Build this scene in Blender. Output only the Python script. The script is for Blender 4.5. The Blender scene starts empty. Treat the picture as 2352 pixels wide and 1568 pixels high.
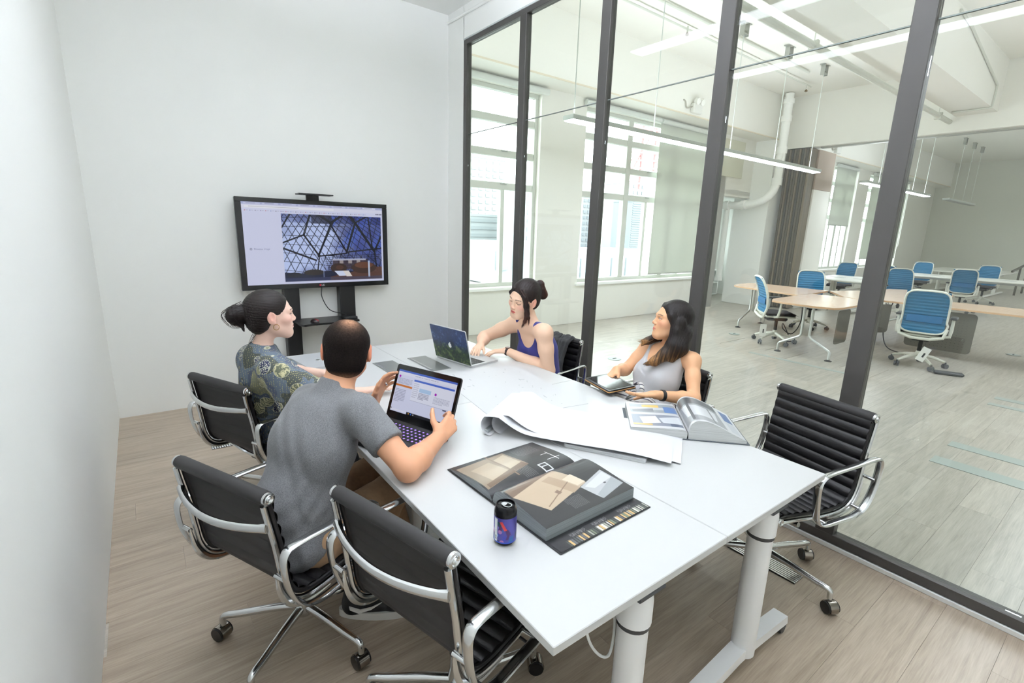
import bpy, math, random
import numpy as np
from mathutils import Vector, Matrix

random.seed(7)
rng = np.random.default_rng(7)
SC = bpy.context.scene
COL = SC.collection
PI = math.pi

# ------------------------------------------------------------------ camera, world, exposure
cam_d = bpy.data.cameras.new('camera')
cam = bpy.data.objects.new('camera', cam_d); COL.objects.link(cam)
cam_d.sensor_width = 36.0
cam_d.lens = 36.0 * 1125.8 / 2352.0
cam_d.clip_start = 0.02; cam_d.clip_end = 600
_yaw, _pitch, _roll = 0.65007, 0.22658, 0.03188
_f = Vector((math.sin(_yaw)*math.cos(_pitch), math.cos(_yaw)*math.cos(_pitch), -math.sin(_pitch)))
_r = Vector((math.cos(_yaw), -math.sin(_yaw), 0)); _u = _r.cross(_f)
_r2 = math.cos(_roll)*_r + math.sin(_roll)*_u; _u2 = -math.sin(_roll)*_r + math.cos(_roll)*_u
cam.matrix_world = Matrix(((_r2.x, _u2.x, -_f.x, 0.2727), (_r2.y, _u2.y, -_f.y, -4.9072), (_r2.z, _u2.z, -_f.z, 1.6130), (0, 0, 0, 1)))
SC.camera = cam

world = bpy.data.worlds.new('overcast_sky'); SC.world = world; world.use_nodes = True
world.node_tree.nodes['Background'].inputs['Color'].default_value = (0.90, 0.95, 1.0, 1)
world.node_tree.nodes['Background'].inputs['Strength'].default_value = 9.0
SC.view_settings.view_transform = 'Standard'
SC.view_settings.look = 'None'
SC.view_settings.exposure = 0.0
SC.view_settings.gamma = 1.0
SC.view_settings.use_curve_mapping = False
SC.cycles.use_adaptive_sampling = True; SC.cycles.adaptive_threshold = .04
SC.cycles.max_bounces = 10; SC.cycles.diffuse_bounces = 6; SC.cycles.glossy_bounces = 3
SC.cycles.transparent_max_bounces = 16; SC.cycles.caustics_reflective = False; SC.cycles.caustics_refractive = False
LAMP_ROOM, FILL_ROOM_UP, LAMP_OFFICE = 10.0, 66.0, 27.0

# ------------------------------------------------------------------ materials
def lin(c):
    if isinstance(c, str):
        c = [int(c[i:i+2], 16) for i in (1, 3, 5)]
    c = [x/255.0 for x in c]
    return tuple(x/12.92 if x <= 0.04045 else ((x+0.055)/1.055)**2.4 for x in c)
MATS = {}
def mat(name, col=(200, 200, 200), rough=.5, metal=0., bump=0., bscale=40., emit=None, strength=1., spec=.5, coat=0., var=0., vscale=6., stretch=(1, 1, 1), attr=None, sheen=0., sss=0., alpha=1.):
    if name in MATS: return MATS[name]
    m = bpy.data.materials.new(name); m.use_nodes = True
    nt = m.node_tree; N = nt.nodes; L = nt.links; b = N['Principled BSDF']
    c = lin(col)
    b.inputs['Base Color'].default_value = (*c, 1)
    b.inputs['Roughness'].default_value = rough; b.inputs['Metallic'].default_value = metal
    b.inputs['Specular IOR Level'].default_value = spec; b.inputs['Coat Weight'].default_value = coat
    b.inputs['Alpha'].default_value = alpha
    if sheen: b.inputs['Sheen Weight'].default_value = sheen
    if sss:
        b.inputs['Subsurface Weight'].default_value = sss; b.inputs['Subsurface Radius'].default_value = (1, .35, .2); b.inputs['Subsurface Scale'].default_value = .008
    src = None
    if attr:
        a = N.new('ShaderNodeVertexColor'); a.layer_name = attr; src = a.outputs['Color']
        L.new(src, b.inputs['Base Color'])
    if bump or var:
        tc = N.new('ShaderNodeTexCoord'); mp = N.new('ShaderNodeMapping'); mp.inputs['Scale'].default_value = stretch
        L.new(tc.outputs['Object'], mp.inputs['Vector'])
    if var:
        n = N.new('ShaderNodeTexNoise'); n.inputs['Scale'].default_value = vscale; n.inputs['Detail'].default_value = 5
        L.new(mp.outputs['Vector'], n.inputs['Vector'])
        r = N.new('ShaderNodeMapRange'); r.inputs['From Min'].default_value = .3; r.inputs['From Max'].default_value = .7
        r.inputs['To Min'].default_value = 1-var; r.inputs['To Max'].default_value = 1+var
        L.new(n.outputs['Fac'], r.inputs['Value'])
        x = N.new('ShaderNodeMix'); x.data_type = 'RGBA'; x.blend_type = 'MULTIPLY'; x.inputs['Factor'].default_value = 1
        if src: L.new(src, x.inputs['A'])
        else: x.inputs['A'].default_value = (*c, 1)
        L.new(r.outputs['Result'], x.inputs['B']); L.new(x.outputs['Result'], b.inputs['Base Color'])
    if bump:
        n = N.new('ShaderNodeTexNoise'); n.inputs['Scale'].default_value = bscale; n.inputs['Detail'].default_value = 4
        L.new(mp.outputs['Vector'], n.inputs['Vector'])
        bp = N.new('ShaderNodeBump'); bp.inputs['Strength'].default_value = bump; bp.inputs['Distance'].default_value = .01
        L.new(n.outputs['Fac'], bp.inputs['Height']); L.new(bp.outputs['Normal'], b.inputs['Normal'])
    if emit is not None:
        if emit == 'attr': L.new(src, b.inputs['Emission Color'])
        else: b.inputs['Emission Color'].default_value = (*lin(emit), 1)
        b.inputs['Emission Strength'].default_value = strength
    MATS[name] = m
    return m
def glass(name, tint=(236, 246, 238), refl=1.0, ior=1.45):
    m = bpy.data.materials.new(name); m.use_nodes = True; nt = m.node_tree; N = nt.nodes; L = nt.links
    N.remove(N['Principled BSDF']); out = N['Material Output']
    t = N.new('ShaderNodeBsdfTransparent'); t.inputs['Color'].default_value = (*lin(tint), 1)
    g = N.new('ShaderNodeBsdfGlossy'); g.inputs['Roughness'].default_value = 0.01
    lw = N.new('ShaderNodeLayerWeight'); lw.inputs['Blend'].default_value = .5
    pw = N.new('ShaderNodeMath'); pw.operation = 'POWER'; pw.inputs[1].default_value = 5.0
    f0 = ((ior-1)/(ior+1))**2*refl
    mu = N.new('ShaderNodeMath'); mu.operation = 'MULTIPLY_ADD'; mu.inputs[1].default_value = 1-f0; mu.inputs[2].default_value = f0; mu.use_clamp = True
    mx = N.new('ShaderNodeMixShader')
    L.new(lw.outputs['Facing'], pw.inputs[0]); L.new(pw.outputs[0], mu.inputs[0]); L.new(mu.outputs[0], mx.inputs['Fac']); L.new(t.outputs[0], mx.inputs[1]); L.new(g.outputs[0], mx.inputs[2]); L.new(mx.outputs[0], out.inputs['Surface'])
    MATS[name] = m
    return m

# ------------------------------------------------------------------ mesh builder
def rotz(a): return Matrix.Rotation(a, 3, 'Z')
class MB:
    def __init__(s): s.v = []; s.f = []
    def add(s, vs, fs, M=None):
        o = len(s.v)
        if M is not None: vs = [M @ Vector(p) for p in vs]
        s.v += [tuple(p) for p in vs]; s.f += [tuple(i+o for i in f) for f in fs]
        return s
    def box(s, c, d, b=0., R=None):
        h = [x/2 for x in d]; c = Vector(c)
        b = min(b, min(h)*.98)
        pts = []; fs = []
        sg = [(x, y, z) for x in (-1, 1) for y in (-1, 1) for z in (-1, 1)]
        if b <= 0:
            pts = [Vector((g[0]*h[0], g[1]*h[1], g[2]*h[2])) for g in sg]
            fs = [(0, 1, 3, 2), (4, 6, 7, 5), (0, 4, 5, 1), (2, 3, 7, 6), (0, 2, 6, 4), (1, 5, 7, 3)]
        else:
            ix = {}
            for g in sg:
                for a in range(3):
                    ix[g, a] = len(pts)
                    pts.append(Vector([g[k]*(h[k] if k == a else h[k]-b) for k in range(3)]))
            def sgn(d_): return tuple(d_[k] for k in range(3))
            for a in range(3):
                p, q = (a+1) % 3, (a+2) % 3
                for sa in (-1, 1):
                    ring = []
                    for sp, sq in ((-1, -1), (1, -1), (1, 1), (-1, 1)):
                        d_ = [0, 0, 0]; d_[a] = sa; d_[p] = sp; d_[q] = sq; ring.append(ix[tuple(d_), a])
                    fs.append(tuple(ring))
                for sp in (-1, 1):
                    for sq in (-1, 1):
                        e = []
                        for sa, t in ((-1, p), (1, p), (1, q), (-1, q)):
                            d_ = [0, 0, 0]; d_[a] = sa; d_[p] = sp; d_[q] = sq; e.append(ix[tuple(d_), t])
                        fs.append(tuple(e))
            for g in sg: fs.append((ix[g, 0], ix[g, 1], ix[g, 2]))
            out = []
            for f in fs:
                n = (pts[f[1]]-pts[f[0]]).cross(pts[f[2]]-pts[f[0]]); m = sum((pts[i] for i in f), Vector())
                out.append(f if n.dot(m) > 0 else f[::-1])
            fs = out
        if R is not None: pts = [R @ p for p in pts]
        return s.add([p+c for p in pts], fs)
    def bar(s, p, q, w, h, b=0., up=(0, 0, 1)):
        p, q = Vector(p), Vector(q); d = q-p; L = d.length; y = d/L
        x = y.cross(Vector(up)); x = x.normalized() if x.length > 1e-5 else Vector((1, 0, 0)); z = x.cross(y)
        R = Matrix((x, y, z)).transposed()
        return s.box((p+q)/2, (w, L, h), b, R)
    def tube(s, pts, r, n=10, closed=False, caps=True, up=None, flat=1.0):
        pts = [Vector(p) for p in pts]; m = len(pts)
        rs = r if hasattr(r, '__len__') else [r]*m
        tg = []
        for i in range(m):
            a = pts[i-1] if (i > 0 or closed) else pts[i]; b = pts[(i+1) % m] if (i < m-1 or closed) else pts[i]
            t = (b-a); tg.append(t.normalized() if t.length > 1e-9 else Vector((0, 0, 1)))
        u = Vector(up) if up else (Vector((0, 0, 1)) if abs(tg[0].z) < .9 else Vector((1, 0, 0)))
        vs = []; fs = []
        for i in range(m):
            u = (u-tg[i]*u.dot(tg[i])); u = u.normalized() if u.length > 1e-6 else tg[i].orthogonal().normalized()
            w = tg[i].cross(u)
            for k in range(n):
                a = 2*PI*k/n
                vs.append(pts[i]+rs[i]*(math.cos(a)*u*flat+math.sin(a)*w))
        M_ = m if closed else m-1
        for i in range(M_):
            for k in range(n):
                a, b = i*n+k, i*n+(k+1) % n; c, d = ((i+1) % m)*n+(k+1) % n, ((i+1) % m)*n+k
                fs.append((a, b, c, d))
        if caps and not closed:
            fs.append(tuple(range(n))[::-1]); fs.append(tuple(range((m-1)*n, m*n)))
        return s.add(vs, fs)
    def cyl(s, p, q, r, r2=None, n=14): return s.tube([p, q], [r, r if r2 is None else r2], n)
    def lathe(s, prof, n=24, o=(0, 0, 0), R=None, caps=True):
        vs = []; fs = []; m = len(prof)
        for (r, z) in prof:
            for k in range(n): vs.append(Vector((r*math.cos(2*PI*k/n), r*math.sin(2*PI*k/n), z)))
        for i in range(m-1):
            for k in range(n): fs.append((i*n+k, i*n+(k+1) % n, (i+1)*n+(k+1) % n, (i+1)*n+k))
        if caps: fs.append(tuple(range(n))[::-1]); fs.append(tuple(range((m-1)*n, m*n)))
        if R is not None: vs = [R @ v for v in vs]
        return s.add([v+Vector(o) for v in vs], fs)
    def prism(s, poly, t, R=None, o=(0, 0, 0)):
        n = len(poly); vs = [Vector((x, y, 0)) for x, y in poly]+[Vector((x, y, t)) for x, y in poly]
        ar = sum(poly[i][0]*poly[(i+1) % n][1]-poly[(i+1) % n][0]*poly[i][1] for i in range(n))
        lo, hi = tuple(range(n))[::-1], tuple(range(n, 2*n))
        fs = [lo, hi]+[(i, (i+1) % n, n+(i+1) % n, n+i) for i in range(n)]
        if ar*t < 0: fs = [f[::-1] for f in fs]
        if R is not None: vs = [R @ v for v in vs]
        return s.add([v+Vector(o) for v in vs], fs)
    def grid(s, fn, nu, nv, closeu=False):
        vs = [fn(i/(nu-1 if not closeu else nu), j/(nv-1)) for i in range(nu) for j in range(nv)]
        fs = []
        for i in range(nu if closeu else nu-1):
            for j in range(nv-1):
                a = i*nv+j; b = ((i+1) % nu)*nv+j
                fs.append((a, b, b+1, a+1))
        return s.add(vs, fs)
    def mesh(s, name, m, ang=35):
        me = bpy.data.meshes.new(name); me.from_pydata(s.v, [], s.f); me.update()
        if m: me.materials.append(m)
        if ang:
            me.polygons.foreach_set('use_smooth', [True]*len(me.polygons)); me.set_sharp_from_angle(angle=math.radians(ang))
        return me
    def build(s, name, m, parent=None, ang=35, **kw):
        return link(name, s.mesh(name, m, ang), parent, **kw)
def link(name, data, parent=None, **kw):
    o = bpy.data.objects.new(name, data); COL.objects.link(o)
    if parent: o.parent = parent
    for k, v in kw.items():
        if v is not None: o[k] = v
    return o
def empty(name, loc=(0, 0, 0), rz=0., label=None, category=None, group=None, kind=None):
    o = bpy.data.objects.new(name, None); COL.objects.link(o); o.empty_display_size = .05
    o.location = loc; o.rotation_euler = (0, 0, rz)
    for k, v in dict(label=label, category=category, group=group, kind=kind).items():
        if v is not None: o[k] = v
    return o
def tag(o, label, category, group=None):
    o['label'] = label; o['category'] = category
    if group: o['group'] = group
    return o
KIDS = {}
def copy_tree(root, loc, rz, label=None, group=None):
    def rec(o, par):
        c = o.copy(); COL.objects.link(c)
        if par is not None: c.parent = par
        for ch in KIDS.setdefault(o.name, [k for k in o.children]): rec(ch, c)
        return c
    c = rec(root, None); c.location = loc; c.rotation_euler = (0, 0, rz)
    if label: c['label'] = label
    if group: c['group'] = group
    return c
def bez(pts, n=24):
    """Catmull-Rom through pts."""
    P = [Vector(p) for p in pts]; P = [2*P[0]-P[1]]+P+[2*P[-1]-P[-2]]; out = []
    seg = len(P)-3
    for i in range(n+1):
        t = i/n*seg; k = min(int(t), seg-1); t -= k
        a, b, c, d = P[k:k+4]
        out.append(.5*((2*b)+(c-a)*t+(2*a-5*b+4*c-d)*t*t+(3*b-a-3*c+d)*t**3))
    return out
def lettering(txt, loc, size, R, m, parent, name='lettering'):
    """flat letters as a mesh; R: columns = reading direction, up, out"""
    cu = bpy.data.curves.new(name, 'FONT'); cu.body = txt; cu.size = size; cu.resolution_u = 2
    t = bpy.data.objects.new(name, cu); COL.objects.link(t); bpy.context.view_layer.update()
    me = bpy.data.meshes.new_from_object(t.evaluated_get(bpy.context.evaluated_depsgraph_get())); bpy.data.objects.remove(t)
    me.transform(Matrix.Translation(loc) @ R.to_4x4()); me.materials.clear(); me.materials.append(m); me.name = name
    o = link(name, me, parent)
    if parent is not None and parent.type == 'EMPTY': o.matrix_parent_inverse = Matrix.Translation(parent.location).inverted()
    return o
# flat print: a numpy picture (h, w, 3) in sRGB 0..255 laid on a surface fn(u, v) (v up), as coloured faces
def printed(name, img, fn, m, parent, **kw):
    h, w = img.shape[:2]
    us = np.arange(w+1)/w; vs = np.arange(h+1)/h
    V = [fn(u, 1-v) for v in vs for u in us]
    F = [(j*(w+1)+i, (j+1)*(w+1)+i, (j+1)*(w+1)+i+1, j*(w+1)+i+1) for j in range(h) for i in range(w)]
    me = bpy.data.meshes.new(name); me.from_pydata(V, [], F); me.materials.append(m)
    c = img.reshape(-1, 3)/255.0; c = np.where(c <= .04045, c/12.92, ((c+.055)/1.055)**2.4)
    ca = me.color_attributes.new('Col', 'FLOAT_COLOR', 'CORNER')
    a = np.ones((len(F)*4, 4), np.float32); a[:, :3] = np.repeat(c, 4, axis=0)
    ca.data.foreach_set('color', a.ravel())
    me.polygons.foreach_set('use_smooth', [True]*len(F)); me.update()
    return link(name, me, parent, **kw)
class Pic:
    def __init__(s, w, h, c=(255, 255, 255)):
        s.a = np.empty((h, w, 3)); s.a[:] = c; s.w = w; s.h = h
        s.X, s.Y = np.meshgrid((np.arange(w)+.5)/w, (np.arange(h)+.5)/h)
    def down(s, k=2): return s.a.reshape(s.h//k, k, s.w//k, k, 3).mean((1, 3))
    def rect(s, x0, y0, x1, y1, c, k=1.): return s.mask((s.X >= x0) & (s.X <= x1) & (s.Y >= y0) & (s.Y <= y1), c, k)
    def mask(s, m, c, k=1.): s.a[m] = s.a[m]*(1-k)+np.array(c)*k; return s
    def disc(s, x, y, rx, ry, c, k=1.): return s.mask(((s.X-x)/rx)**2+((s.Y-y)/ry)**2 <= 1, c, k)
    def line(s, x0, y0, x1, y1, t, c, k=1.):
        ar = s.h/s.w; dx, dy = x1-x0, (y1-y0)*ar; L2 = dx*dx+dy*dy+1e-12
        q = np.clip(((s.X-x0)*dx+(s.Y-y0)*ar*dy)/L2, 0, 1)
        return s.mask((s.X-x0-q*dx)**2+((s.Y-y0)*ar-q*dy)**2 <= t*t, c, k)
    def poly(s, pts, c, k=1.):
        m = np.zeros(s.X.shape, bool); n = len(pts)
        for i in range(n):
            (xa, ya), (xb, yb) = pts[i], pts[(i+1) % n]
            if ya == yb: continue
            m ^= ((ya > s.Y) != (yb > s.Y)) & (s.X < (xb-xa)*(s.Y-ya)/(yb-ya)+xa)
        return s.mask(m, c, k)
    def lines_of_text(s, x0, y0, x1, y1, n, c, k=.7, seed=0):
        r = random.Random(seed); dy = (y1-y0)/n
        for i in range(n):
            x = x0; e = x1 if i < n-1 else x0+(x1-x0)*r.uniform(.4, .9)
            while x < e:
                w = r.uniform(.03, .12)*(x1-x0); s.rect(x, y0+i*dy, min(x+w, e), y0+i*dy+dy*.45, c, k); x += w+.02*(x1-x0)
        return s
# ------------------------------------------------------------------ shared materials
WHITE = mat('white_paint', (247, 248, 245), .6, bump=.02, bscale=30)
CREAM = mat('cream_paint', (234, 233, 226), .65, bump=.02, bscale=20)
CEIL = mat('ceiling_paint', (232, 230, 222), .7)
FRAME = mat('charcoal_frame', (72, 70, 68), .45, .2)
WFRAME = mat('window_frame_grey', (205, 208, 200), .45)
CHROME = mat('chrome', (225, 226, 228), .08, 1.)
ALU = mat('polished_aluminium', (214, 216, 217), .17, 1.)
BLACK = mat('black_plastic', (24, 24, 25), .4)
DKGREY = mat('dark_grey_plastic', (58, 60, 62), .5)
PANE = glass('partition_glass', (250, 253, 250), 1.0, 1.5)
WPANE = glass('window_glass', (252, 254, 253), .5)
LAMP_D = mat('lamp_diffuser', (250, 250, 246), .5, emit=(236, 241, 255), strength=LAMP_OFFICE)
LAMP_R = mat('lamp_diffuser_room', (250, 250, 246), .5, emit=(236, 241, 255), strength=LAMP_ROOM)
FILL_U = mat('fill_uplight_room', (250, 250, 246), .5, emit=(236, 241, 255), strength=FILL_ROOM_UP)  # added glow on the lamp tops, standing in for bounced flash
FILL_OU = mat('fill_uplight_office', (250, 250, 246), .5, emit=(236, 241, 255), strength=LAMP_OFFICE*1.05)  # added glow on the office lamp tops, to lift the ceiling
LAMPB = mat('lamp_body', (188, 194, 190), .4, .3)

def wood_floor_mat(name, c0, c1, c2):
    m = bpy.data.materials.new(name); m.use_nodes = True; nt = m.node_tree; N = nt.nodes; L = nt.links; b = N['Principled BSDF']
    tc = N.new('ShaderNodeTexCoord'); oi = N.new('ShaderNodeObjectInfo')
    add = N.new('ShaderNodeVectorMath'); add.operation = 'ADD'
    sc = N.new('ShaderNodeVectorMath'); sc.operation = 'SCALE'; sc.inputs['Scale'].default_value = 37.0
    cx = N.new('ShaderNodeCombineXYZ')
    for i in range(3): L.new(oi.outputs['Random'], cx.inputs[i])
    L.new(cx.outputs[0], sc.inputs[0]); L.new(tc.outputs['Object'], add.inputs[0]); L.new(sc.outputs[0], add.inputs[1])
    mp = N.new('ShaderNodeMapping'); mp.inputs['Scale'].default_value = (1.3, 17, 1); L.new(add.outputs[0], mp.inputs['Vector'])
    n1 = N.new('ShaderNodeTexNoise'); n1.inputs['Scale'].default_value = 1.6; n1.inputs['Detail'].default_value = 8; n1.inputs['Roughness'].default_value = .62; n1.inputs['Distortion'].default_value = .6
    L.new(mp.outputs[0], n1.inputs['Vector'])
    mp2 = N.new('ShaderNodeMapping'); mp2.inputs['Scale'].default_value = (4, 90, 1); L.new(add.outputs[0], mp2.inputs['Vector'])
    n2 = N.new('ShaderNodeTexNoise'); n2.inputs['Scale'].default_value = 2.2; n2.inputs['Detail'].default_value = 4
    L.new(mp2.outputs[0], n2.inputs['Vector'])
    cr = N.new('ShaderNodeValToRGB'); e = cr.color_ramp.elements
    e[0].position = .26; e[0].color = (*lin(c0), 1); e[1].position = .74; e[1].color = (*lin(c2), 1)
    k = e.new(.5); k.color = (*lin(c1), 1)
    mixn = N.new('ShaderNodeMath'); mixn.operation = 'MULTIPLY_ADD'; mixn.inputs[1].default_value = .35; L.new(n2.outputs['Fac'], mixn.inputs[0])
    ml = N.new('ShaderNodeMath'); ml.operation = 'MULTIPLY'; ml.inputs[1].default_value = .65; L.new(n1.outputs['Fac'], ml.inputs[0]); L.new(ml.outputs[0], mixn.inputs[2])
    L.new(mixn.outputs[0], cr.inputs['Fac'])
    rr = N.new('ShaderNodeMapRange'); rr.inputs['To Min'].default_value = .92; rr.inputs['To Max'].default_value = 1.07; L.new(oi.outputs['Random'], rr.inputs['Value'])
    mx = N.new('ShaderNodeMix'); mx.data_type = 'RGBA'; mx.blend_type = 'MULTIPLY'; mx.inputs['Factor'].default_value = 1
    L.new(cr.outputs[0], mx.inputs['A']); L.new(rr.outputs[0], mx.inputs['B']); L.new(mx.outputs['Result'], b.inputs['Base Color'])
    b.inputs['Roughness'].default_value = .33; b.inputs['Specular IOR Level'].default_value = .55
    bp = N.new('ShaderNodeBump'); bp.inputs['Strength'].default_value = .08; bp.inputs['Distance'].default_value = .004
    L.new(mixn.outputs[0], bp.inputs['Height']); L.new(bp.outputs[0], b.inputs['Normal'])
    return m
FLOORM = wood_floor_mat('grey_oak_vinyl', (138, 123, 106), (170, 155, 137), (192, 179, 162))
FLOORLIT = wood_floor_mat('grey_oak_vinyl_daylit', (144, 139, 129), (176, 170, 160), (197, 192, 182))  # same flooring, lightened: office daylight and glass tint put into its colour
def struct(name, mb, m, parent=None, ang=35):
    return mb.build(name, m, parent, ang, kind='structure' if parent is None else None)

# ------------------------------------------------------------------ floor: planks near, one surface beyond
fl = struct('floor', MB().box((12.9, -3.85, -.054), (26.2, 10.7, .1)).box((11.9, 2.31, -.054), (3.0, 1.62, .1)), FLOORLIT, ang=0)
PW, PL = .2, 1.22
pk = MB().box((0, 0, -.003), (PL-.0006, PW-.0006, .006), .0004).mesh('plank', FLOORM, 0)
pko = MB().box((0, 0, -.003), (PL-.0006, PW-.0006, .006), .0004).mesh('plank', FLOORLIT, 0)
rows = int(6.2/PW); npl = 0
for r in range(rows):
    y = -PW/2 - r*PW
    off = (r*0.47) % PL
    for k in range(-1, 7):
        x = off + k*PL + PL/2
        if x < .35 and x-PL/2 < -.01:                 # cut piece at the left wall
            w = x+PL/2
            if w > .03:
                MB().box((w/2, y, -.003), (w-.0006, PW-.0006, .006), .0004).build('plank', FLOORM, fl, 0); npl += 1
            continue
        if x-PL/2 < -.01: 
            w = x+PL/2
            MB().box((w/2, y, -.003), (w-.0006, PW-.0006, .006), .0004).build('plank', FLOORM, fl, 0); npl += 1
            continue
        if x > (3.4 if y < -5.3 else 7.6) or npl > 290: continue
        if x-PL/2 < 3.06 < x+PL/2:                    # cut at the glass partition
            for xa, xb, fm in ((x-PL/2, 3.06, FLOORM), (3.0605, x+PL/2, FLOORLIT)):
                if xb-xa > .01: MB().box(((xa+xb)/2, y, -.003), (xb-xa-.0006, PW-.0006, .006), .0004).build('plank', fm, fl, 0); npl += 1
            continue
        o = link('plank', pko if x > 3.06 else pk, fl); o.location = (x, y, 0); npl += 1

# ------------------------------------------------------------------ meeting room shell
XG = 3.059
struct('wall_left', MB().box((-.06, -2.95, 1.85), (.12, 5.9, 3.9)), WHITE)
struct('wall_back', MB().box((1.53, .06, 1.85), (3.06+.24, .12, 3.9)).box((XG+.035, -.15, 1.85), (.07, .31, 3.9)), WHITE)
struct('wall_front', MB().box((1.53, -5.96, 1.85), (3.3, .12, 3.9)), WHITE)
struct('ceiling', MB().box((1.5, -2.95, 3.75), (3.12, 5.9, .1)), WHITE)
struct('wall_bulkhead', MB().box((XG+.035, -3.1, 3.395+.59), (.07, 5.6, 1.18)), WHITE)
struct('trim_1', MB().tube([(XG-.016, -.0, 3.62), (XG-.016, -1.4, 3.60)], .013, 8).tube([(XG-.016, -1.4, 3.60), (XG-.016, -5.8, 3.60)], .013, 8), WHITE)
# glass partition: posts, rails, two panes in every bay
pt = empty('wall_right', (XG, -3, 0), kind='structure')
def child(mb, name, m, par, ang=35):
    o = mb.build(name, m, par, ang); o.matrix_parent_inverse = Matrix.Translation(par.location).inverted() if par.type == 'EMPTY' else Matrix(); return o
posts = [-.306, -1.212, -2.161, -3.098, -4.023, -4.96, -5.81]
PWID = .088
for i, y in enumerate(posts):
    w = .055 if i == 0 else PWID
    child(MB().box((XG+.03, y-w/2, 1.72), (.06, w, 3.35), .003), 'post', FRAME, pt)
child(MB().box((XG+.03, -3.08, 3.373), (.062, 5.55, .045), .003), 'top_rail', FRAME, pt)
child(MB().box((XG+.03, -3.08, .053), (.062, 5.55, .052), .003), 'bottom_rail', FRAME, pt)
child(MB().box((XG+.03, -3.08, .013), (.076, 5.55, .026), .003), 'sill_strip', mat('sill_white', (225, 226, 224), .4), pt)
child(MB().box((XG+.012, -3.08, 3.402), (.03, 5.55, .012)), 'edge_bead', mat('bead', (190, 196, 196), .4), pt)
for i in range(len(posts)-1):
    y0 = posts[i]-(.055 if i == 0 else PWID); y1 = posts[i+1]; yc = (y0+y1)/2; w = y0-y1-.002
    child(MB().box((XG+.03, yc, (.08+2.527)/2), (.010, w, 2.527-.08)), 'glass_pane', PANE, pt, 0)
    child(MB().box((XG+.03, yc, (2.533+3.35)/2), (.010, w, 3.35-2.533)), 'glass_pane', PANE, pt, 0)
    child(MB().box((XG+.03, yc, 2.53), (.010, w, .006)), 'glass_joint', mat('glass_joint', (120, 128, 124), .5), pt, 0)

# ------------------------------------------------------------------ office shell beyond the glass
YW = 1.30
HC = 4.58
wn = MB()
def wallx(x0, x1, z0, z1): wn.box(((x0+x1)/2, YW+.1, (z0+z1)/2), (x1-x0, .2, z1-z0))
W1, W2, W3, W4 = (2.88, 5.42), (6.38, 9.98), (16.2, 17.95), (18.9, 22.65)
ZS, ZT = .72, 3.60
for a, b in ((2.0, W1[0]), (W1[1], W2[0]), (W2[1], 10.72), (13.25, W3[0]), (W3[1], W4[0]), (W4[1], 25.9)): wallx(a, b, 0, HC)
for a, b in (W1, W2, W3, W4): wallx(a, b, 0, ZS); wallx(a, b, ZT, HC)
wallx(10.72, 13.25, 2.46, HC)
struct('wall_office_north', wn, CREAM)
struct('wall_office_east', MB().box((25.9, -3.5, 2.3), (.2, 9.8, 4.6)), mat('sage_wall', (214, 215, 205), .7))
struct('wall_office_south', MB().box((14.5, -8.1, 2.3), (23, .2, 4.6)), CREAM)
struct('wall_office_west', MB().box((XG+.035, -7.0, 2.3), (.07, 2.2, 4.6)).box((XG-.4, .66, 2.3), (.12, 1.3, 4.6)), CREAM)
struct('wall_recess', MB().box((11.15, 3.05, 1.5), (1.7, .1, 3.1)).box((13.2, 3.05, 1.5), (.8, .1, 3.1)).box((12.4, 3.05, .46), (.8, .1, .92)).box((12.4, 3.05, 2.62), (.8, .1, .7)).box((10.62, 2.2, 1.5), (.2, 1.8, 3.1)).box((13.4, 2.2, 1.5), (.2, 1.8, 3.1)).box((11.9, 2.2, 2.55), (3, 1.8, .1)), WHITE)
struct('ceiling_office', MB().box((14.4, -3.4, HC+.05), (23.2, 9.8, .1)), CEIL)
# downstand beams
struct('beam_1', MB().box((14.5, 1.07, (3.70+HC)/2), (22.8, .46, HC-3.70)), CREAM)
struct('beam_2', MB().box((7.6, -2.37, (3.78+HC)/2), (9.0, .54, HC-3.78)), CREAM)
struct('beam_3', MB().box((12.27, -3.4, (3.52+HC)/2), (.34, 8.9, HC-3.52)), CREAM)
struct('trim_2', MB().box((12.27, -3.4, 3.505), (.1, 7.0, .03)), mat('track_grey', (168, 168, 160), .4, .4))
struct('wall_pillar', MB().box((12.55, 1.25, 1.85), (1.5, .82, 3.7)), WHITE)
struct('trim_3', MB().box((14.5, .838, 3.705), (22.8, .02, .02)), mat('trim_cream', (222, 212, 190), .6))

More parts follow.
